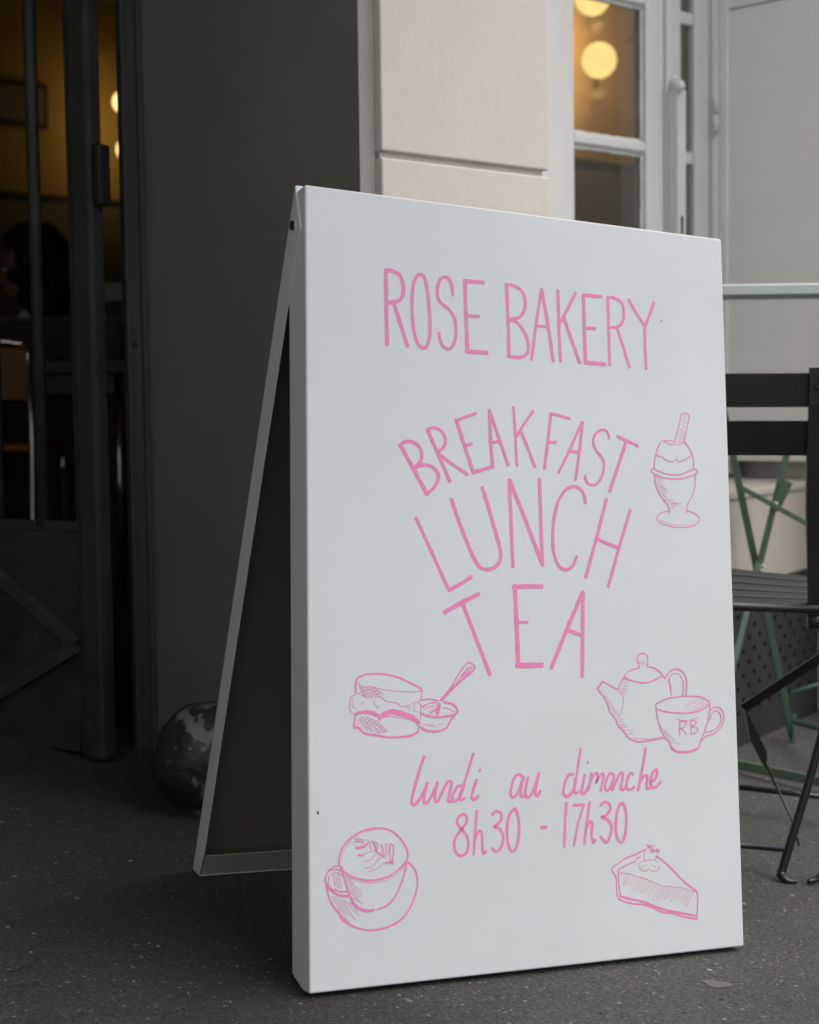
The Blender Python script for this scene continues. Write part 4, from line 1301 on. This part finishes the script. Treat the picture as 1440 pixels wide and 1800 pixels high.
def ribbon(bm, w, pts, depth):
    n = len(pts)
    L_, R_ = [], []
    ph, fr = rs.uniform(0, 6), rs.uniform(14, 26)
    acc = 0
    for i, p in enumerate(pts):
        a = pts[max(i - 1, 0)]; b = pts[min(i + 1, n - 1)]
        d = (b - a).normalized() if (b - a).length > 1e-9 else Vector((1, 0))
        if i: acc += (p - pts[i - 1]).length
        nn = Vector((-d.y, d.x))
        ww = w * 0.5 * (1 + 0.07 * math.sin(acc * fr * 9 + ph) + 0.05 * math.sin(acc * fr * 23 + ph * 2))
        L_.append(p + nn * ww); R_.append(p - nn * ww)
    mk = lambda q_: bm.verts.new((q_.x, -depth, q_.y))
    d0 = (pts[0] - pts[1]).normalized(); d1 = (pts[-1] - pts[-2]).normalized()
    lv = [mk(q_) for q_ in L_]; rv = [mk(q_) for q_ in R_]
    for i in range(n - 1):
        bm.faces.new((lv[i], lv[i + 1], rv[i + 1], rv[i]))
    closed = (pts[0] - pts[-1]).length < 1e-6
    if not closed:
        k = 0.22 * w
        c1, c2 = mk(L_[0] * 0.72 + R_[0] * 0.28 + d0 * k), mk(L_[0] * 0.28 + R_[0] * 0.72 + d0 * k)
        bm.faces.new((lv[0], rv[0], c2, c1))
        c1, c2 = mk(L_[-1] * 0.72 + R_[-1] * 0.28 + d1 * k), mk(L_[-1] * 0.28 + R_[-1] * 0.72 + d1 * k)
        bm.faces.new((rv[-1], lv[-1], c1, c2))
for nm_, lab_, strokes in groups:
    bm = bmesh.new()
    for i, s in enumerate(strokes):
        w, smooth, xy = s[0] * 1e-4, s[1], s[2:]
        pts = [Vector((xy[j] * 1e-4, xy[j + 1] * 1e-4)) for j in range(0, len(xy), 2)]
        if smooth:
            pts = spline(pts, 7)
        else:
            out = []
            for a, b in zip(pts, pts[1:]):
                k = max(2, int((b - a).length / 0.004))
                out += [a.lerp(b, t / k) for t in range(k)]
            out.append(pts[-1])
            pts = out
        ribbon(bm, max(w, 0.00055), pts, 0.00025 + 0.00003 * (i % 13))
    me = bpy.data.meshes.new(nm_)
    bm.normal_update()
    for f in bm.faces:
        if f.normal.y > 0: f.normal_flip()
    bm.to_mesh(me); bm.free()
    ob = new_obj(nm_, me, M['pink'], fp)
    ob['label'] = lab_

# ---------------------------------------------------------------- tall green folding table
ta = empty('folding_table', (2.93, 2.2, -0.03), 'tall folding table with a pale top and green crossed metal legs', 'table')
tz = 0.980
# narrow top with turned-down rim
def along(p, r, b, z): q_ = Vector((p[0], p[1], 0)) + VR * r + VB * b; return Vector((q_.x, q_.y, z))
c2 = (2.696, 2.050)
bm = bmesh.new(); o = P0(ta)
out = []
R_, lr, lb = 0.04, 0.21, 0.085
for cx_, cy_, a0 in ((lr - R_, lb - R_, 0), (-lr + R_, lb - R_, 90), (-lr + R_, -lb + R_, 180), (lr - R_, -lb + R_, 270)):
    for k in range(7):
        t = math.radians(a0 + 15 * k)
        out.append((cx_ + R_ * math.cos(t), cy_ + R_ * math.sin(t)))
def ringz(z, sc=0.0):
    return [bm.verts.new(along(c2, x * (1 - sc / lr), y * (1 - sc / lb), z) - o) for x, y in out]
r1, r2, r3, r4 = ringz(tz - 0.014), ringz(tz + 0.004), ringz(tz + 0.007, 0.003), ringz(tz - 0.014, 0.003)
r5 = ringz(tz - 0.002, 0.003)
n = len(out)
for a, b in ((r1, r2), (r2, r3), (r4, r1), (r5, r4)):
    for k in range(n): bm.faces.new((a[k], a[(k + 1) % n], b[(k + 1) % n], b[k]))
bm.faces.new(r3); bm.faces.new(r5[::-1])
from_bm('tabletop', bm, M['tabletop'], ta)
leg = lambda a, b, w=0.0155, t=0.008, nm='leg': bar(nm, a, b, w, t, M['green'], ta, up=VB, bev=0.002)
leg((2.927, 2.161, -0.03), (2.576, 2.142, 0.968))
leg((2.921, 2.152, -0.036), (2.921, 2.152, 0.03), 0.010, 0.006, 'foot')
leg((2.586, 2.125, -0.02), (2.771, 2.136, 0.395), 0.014)
leg((2.771, 2.134, 0.390), (2.820, 2.082, 0.690), 0.014)
leg((2.820, 2.082, 0.682), (2.670, 2.134, 0.690), 0.014, 0.008, 'cross_rail')
# jointed clip on the second leg
leg((2.797, 2.078, 0.572), (2.779, 2.102, 0.508), 0.021, 0.010, 'joint_plate')
for pz in ((2.770, 2.092, 0.524), (2.763, 2.120, 0.384)):
    p_ = Vector(pz)
    tube('rivet', [p_, p_ - VB * 0.008], 0.0042, M['tabletop'], ta, 10)
leg((2.712, 2.136, 0.558), (2.764, 1.908, 0.444), 0.011, 0.006, 'strut')
tube('strut', [(2.904, 2.150, 0.0815), (3.064, 2.085, 0.1164)], 0.0045, M['green'], ta, 8)
leg((2.909, 2.142, 0.0152), (2.717, 1.854, 0.0523), 0.014, 0.010, 'foot_rail')
leg((2.548, 2.119, -0.006), (2.626, 1.792, -0.028), 0.020, 0.010, 'foot_rail')
leg((2.7015, 1.8566, -0.05), (2.756, 1.9015, 0.965), 0.024)

# ---------------------------------------------------------------- black folding chair, seen from behind
ch = empty('folding_chair', (2.1, 1.65, -0.045), 'black slatted folding bistro chair seen from behind at the right edge', 'chair')
CB = Vector((2.128, 1.526, 0)); CA = Vector((1.820, 1.782, 0))      # right and left upright
cx = (CB - CA).normalized(); cf = Vector((-cx.y, cx.x, 0))
if cf.dot(VB) < 0: cf = -cf
def W2(r, f, z):
    """r: metres left of the right upright, f: forward (away from camera), z up"""
    q_ = CB - cx * r + cf * f
    return Vector((q_.x, q_.y, z))
def slat(name, z0, z1, f0, f1, drop, m_, r0=-0.006, r1=0.405):
    bm = bmesh.new(); o = P0(ch)
    N = 10
    rows = []
    for i in range(N + 1):
        t = i / N
        r = r0 + (r1 - r0) * t
        bow = 0.018 * (1 - (2 * t - 1) ** 2)
        dz = drop * t
        rows.append([bm.verts.new(W2(r, f + bow, z + dz) - o) for f, z in ((f0, z1), (f0 + 0.008, z1 + 0.001), (f1 + 0.008, z0), (f1, z0 + 0.001))])
    for a, b in zip(rows, rows[1:]):
        for k in range(4): bm.faces.new((a[k], a[(k + 1) % 4], b[(k + 1) % 4], b[k]))
    bm.faces.new(rows[0][::-1]); bm.faces.new(rows[-1])
    return from_bm(name, bm, m_, ch)
slat('back_slat', 0.734, 0.789, 0.004, 0.010, 0.004, M['black'])
slat('back_slat', 0.654, 0.711, 0.012, 0.024, 0.005, M['black'])
for r_ in (0.0, 0.40):
    bm = bmesh.new(); o = P0(ch)
    pts = [W2(r_ , -0.004, 0.798), W2(r_, 0.0, 0.74), W2(r_, 0.012, 0.66), W2(r_ - 0.004, 0.03, 0.56), W2(r_ - 0.012, 0.05, 0.47), W2(r_ - 0.016, 0.06, 0.395)]
    rows = [[bm.verts.new(p + cx * sx * 0.013 + cf * sf * 0.004 - o) for sx, sf in ((-1, -1), (1, -1), (1, 1), (-1, 1))] for p in pts]
    for a, b in zip(rows, rows[1:]):
        for k in range(4): bm.faces.new((a[k], a[(k + 1) % 4], b[(k + 1) % 4], b[k]))
    bm.faces.new(rows[0][::-1]); bm.faces.new(rows[-1])
    from_bm('upright', bm, M['black'], ch)
tube('rivet', [W2(-0.001, -0.009, 0.765), W2(-0.001, -0.013, 0.765)], 0.005, M['slat'], ch, 10)
# seat slats, fanning a little and dished
near = (Vector((2.18, 1.553, 0.405)), Vector((1.86, 1.812, 0.428)))
far = (Vector((2.430, 1.735, 0.419)), Vector((2.180, 2.035, 0.468)))
ns = 5
for i in range(ns):
    t0, t1 = (i + 0.05) / ns, (i + 0.76) / ns
    bm = bmesh.new(); o = P0(ch)
    rows = []
    for k in range(9):
        u_ = k / 8
        a = near[0].lerp(near[1], u_); b = far[0].lerp(far[1], u_)
        dish = -0.004 * (1 - (2 * u_ - 1) ** 2)
        q0, q1 = a.lerp(b, t0), a.lerp(b, t1)
        sag = lambda t: -0.002 * math.sin(math.pi * t)
        rows.append([bm.verts.new(q + Vector((0, 0, z + dish + sag(t))) - o) for q, z, t in ((q0, 0.0, t0), (q1, 0.0, t1), (q1, -0.010, t1), (q0, -0.010, t0))])
    for a, b in zip(rows, rows[1:]):
        for k in range(4): bm.faces.new((a[k], a[(k + 1) % 4], b[(k + 1) % 4], b[k]))
    bm.faces.new(rows[0][::-1]); bm.faces.new(rows[-1])
    bevel(bm, 0.0015, 1)
    from_bm('seat_slat', bm, M['slat'], ch)
tube('seat_rail', [near[0] + Vector((0.01, -0.012, -0.010)), near[1] + Vector((0, 0, -0.012))], 0.008, M['black'], ch, 12)
tube('pivot', [W2(-0.03, 0.05, 0.375), W2(0.0, 0.05, 0.375)], 0.012, M['black'], ch, 12)
cbar = lambda nm, a, b, w=0.017, t=0.008: bar(nm, a, b, w, t, M['black'], ch, up=VB, bev=0.0015)
cbar('leg', (2.308, 1.590, 0.325), (2.246, 1.766, 0.189))
# flat leg that tapers into a thin rod
bm = bmesh.new(); o = P0(ch)
bl_ = [(2.2465, 1.765, 0.192), (2.2332, 1.7417, 0.1366), (2.2323, 1.7131, 0.0979), (2.2350, 1.7100, 0.092), (2.2395, 1.7082, 0.1049), (2.2400, 1.7094, 0.1181)]
fa = [bm.verts.new(Vector(q_) - VB * 0.003 - o) for q_ in bl_]; fb = [bm.verts.new(Vector(q_) + VB * 0.003 - o) for q_ in bl_]
bm.faces.new(fa); bm.faces.new(fb[::-1])
for k in range(6): bm.faces.new((fa[k], fb[k], fb[(k + 1) % 6], fa[(k + 1) % 6]))
from_bm('leg_plate', bm, M['black'], ch)
tube('leg_rod', [(2.2365, 1.709, 0.098), (2.2189, 1.6388, 0.0136), (2.215, 1.62, -0.03)], [0.0030, 0.0018, 0.0018], M['black'], ch, 8)
# rear leg with its turned up foot
tube('leg', spline([(2.210, 1.512, 0.405), (2.146, 1.531, 0.173), (2.085, 1.554, -0.018), (2.077, 1.554, -0.036), (2.080, 1.545, -0.046), (2.092, 1.535, -0.047)], 8), [0.0072] * 24 + [0.0072 - 0.0002 * k for k in range(17)], M['black'], ch, 10)
tube('leg', spline([(2.190, 1.490, 0.20), (2.150, 1.500, 0.02), (2.132, 1.508, -0.030), (2.122, 1.515, -0.044), (2.105, 1.522, -0.047)], 8), [0.0072] * 16 + [0.0072 - 0.0002 * k for k in range(17)], M['black'], ch, 10)
tube('cross_rod', [(2.333, 1.844, 0.014), (2.440, 1.690, 0.002)], 0.0055, M['black'], ch, 8)
tube('cross_rod', [(1.90, 1.83, 0.012), (2.105, 1.570, -0.003)], 0.0055, M['black'], ch, 8)
tube('leg', spline([(1.90, 1.83, 0.40), (1.90, 1.83, 0.02), (1.90, 1.82, -0.015), (1.915, 1.81, -0.018)], 6), 0.0085, M['black'], ch, 10)
tube('leg', spline([(2.19, 2.02, 0.43), (2.26, 1.93, 0.10), (2.30, 1.88, -0.03)], 6), 0.0085, M['black'], ch, 10)

# ---------------------------------------------------------------- small things on the pavement
bm = bmesh.new()
rd = random.Random(4)
for i in range(260):
    s = rd.uniform(-0.15, 0.55); n_ = 0.015 + abs(rd.gauss(0, 0.035))
    x, y = vp(s, n_)
    r = rd.uniform(0.0007, 0.0024)
    m4 = Matrix.Translation((x, y, ground_z(x, y) + r * 0.35)) @ Matrix.Rotation(rd.uniform(0, 3), 4, 'Z') @ Matrix.Diagonal((r * rd.uniform(0.8, 2.4), r, r * 0.6, 1))
    bmesh.ops.create_icosphere(bm, subdivisions=1, radius=1, matrix=m4)
tag(from_bm('debris', bm, M['gum']), 'small pale grit and leaf crumbs along the foot of the low wall', 'debris', kind='stuff')
def blotch(loc, rx, ry, ang, label):
    bm = bmesh.new()
    ro = random.Random(int(loc[0] * 1000))
    pts = []
    for k in range(26):
        a = 2 * math.pi * k / 26
        w = 1 + 0.14 * math.sin(3 * a + 1) + ro.uniform(-0.07, 0.07)
        x, y = rx * w * math.cos(a), ry * w * math.sin(a)
        x, y = x * math.cos(ang) - y * math.sin(ang), x * math.sin(ang) + y * math.cos(ang)
        X, Y = loc[0] + x, loc[1] + y
        pts.append(Vector((X, Y, ground_z(X, Y) + 0.0008)))
    c = bm.verts.new((loc[0], loc[1], ground_z(*loc) + 0.0024))
    v = [bm.verts.new(q_) for q_ in pts]
    for k in range(26): bm.faces.new((c, v[k], v[(k + 1) % 26]))
    tag(from_bm('gum_spot', bm, M['gum'], None, True), label, 'gum spot', 'flattened gum spots on the pavement')
blotch((1.632, 1.328), 0.019, 0.012, -0.7, 'pale flattened gum spot in front of the right corner of the sign')
blotch((0.86, 1.50), 0.010, 0.007, 0.3, 'tiny pale gum spot left of the sign')

bm = bmesh.new()
for i in range(420):
    x, y = rd.uniform(0.5, 2.4), rd.uniform(0.9, 2.3)
    if rd.random() < 0.35: x, y = rd.gauss(1.5, 0.35), rd.gauss(1.35, 0.12)
    r = rd.uniform(0.0006, 0.0019) * (1.5 if rd.random() < 0.06 else 1)
    m4 = Matrix.Translation((x, y, ground_z(x, y) + r * 0.4)) @ Matrix.Rotation(rd.uniform(0, 3), 4, 'Z') @ Matrix.Diagonal((r * rd.uniform(0.8, 1.7), r, r * 0.7, 1))
    bmesh.ops.create_icosphere(bm, subdivisions=1, radius=1, matrix=m4)
tag(from_bm('grit', bm, M['grit']), 'loose pale grit scattered over the asphalt', 'grit', kind='stuff')
# chips knocked out of the paint of the front leaf
for (cu, cv, cr_) in ((0.0129, 0.2246, 0.0026), (0.5613, 0.908, 0.0014), (0.668, 0.52, 0.0008)):
    bm = bmesh.new()
    ring_ = [bm.verts.new((cu + cr_ * rd.uniform(0.35, 1.0) * math.cos(k * 0.785), -0.0002, cv + 1.5 * cr_ * rd.uniform(0.35, 1.0) * math.sin(k * 0.785))) for k in range(8)]
    bm.faces.new(ring_)
    from_bm('paint_chip', bm, M['gap'], fp)
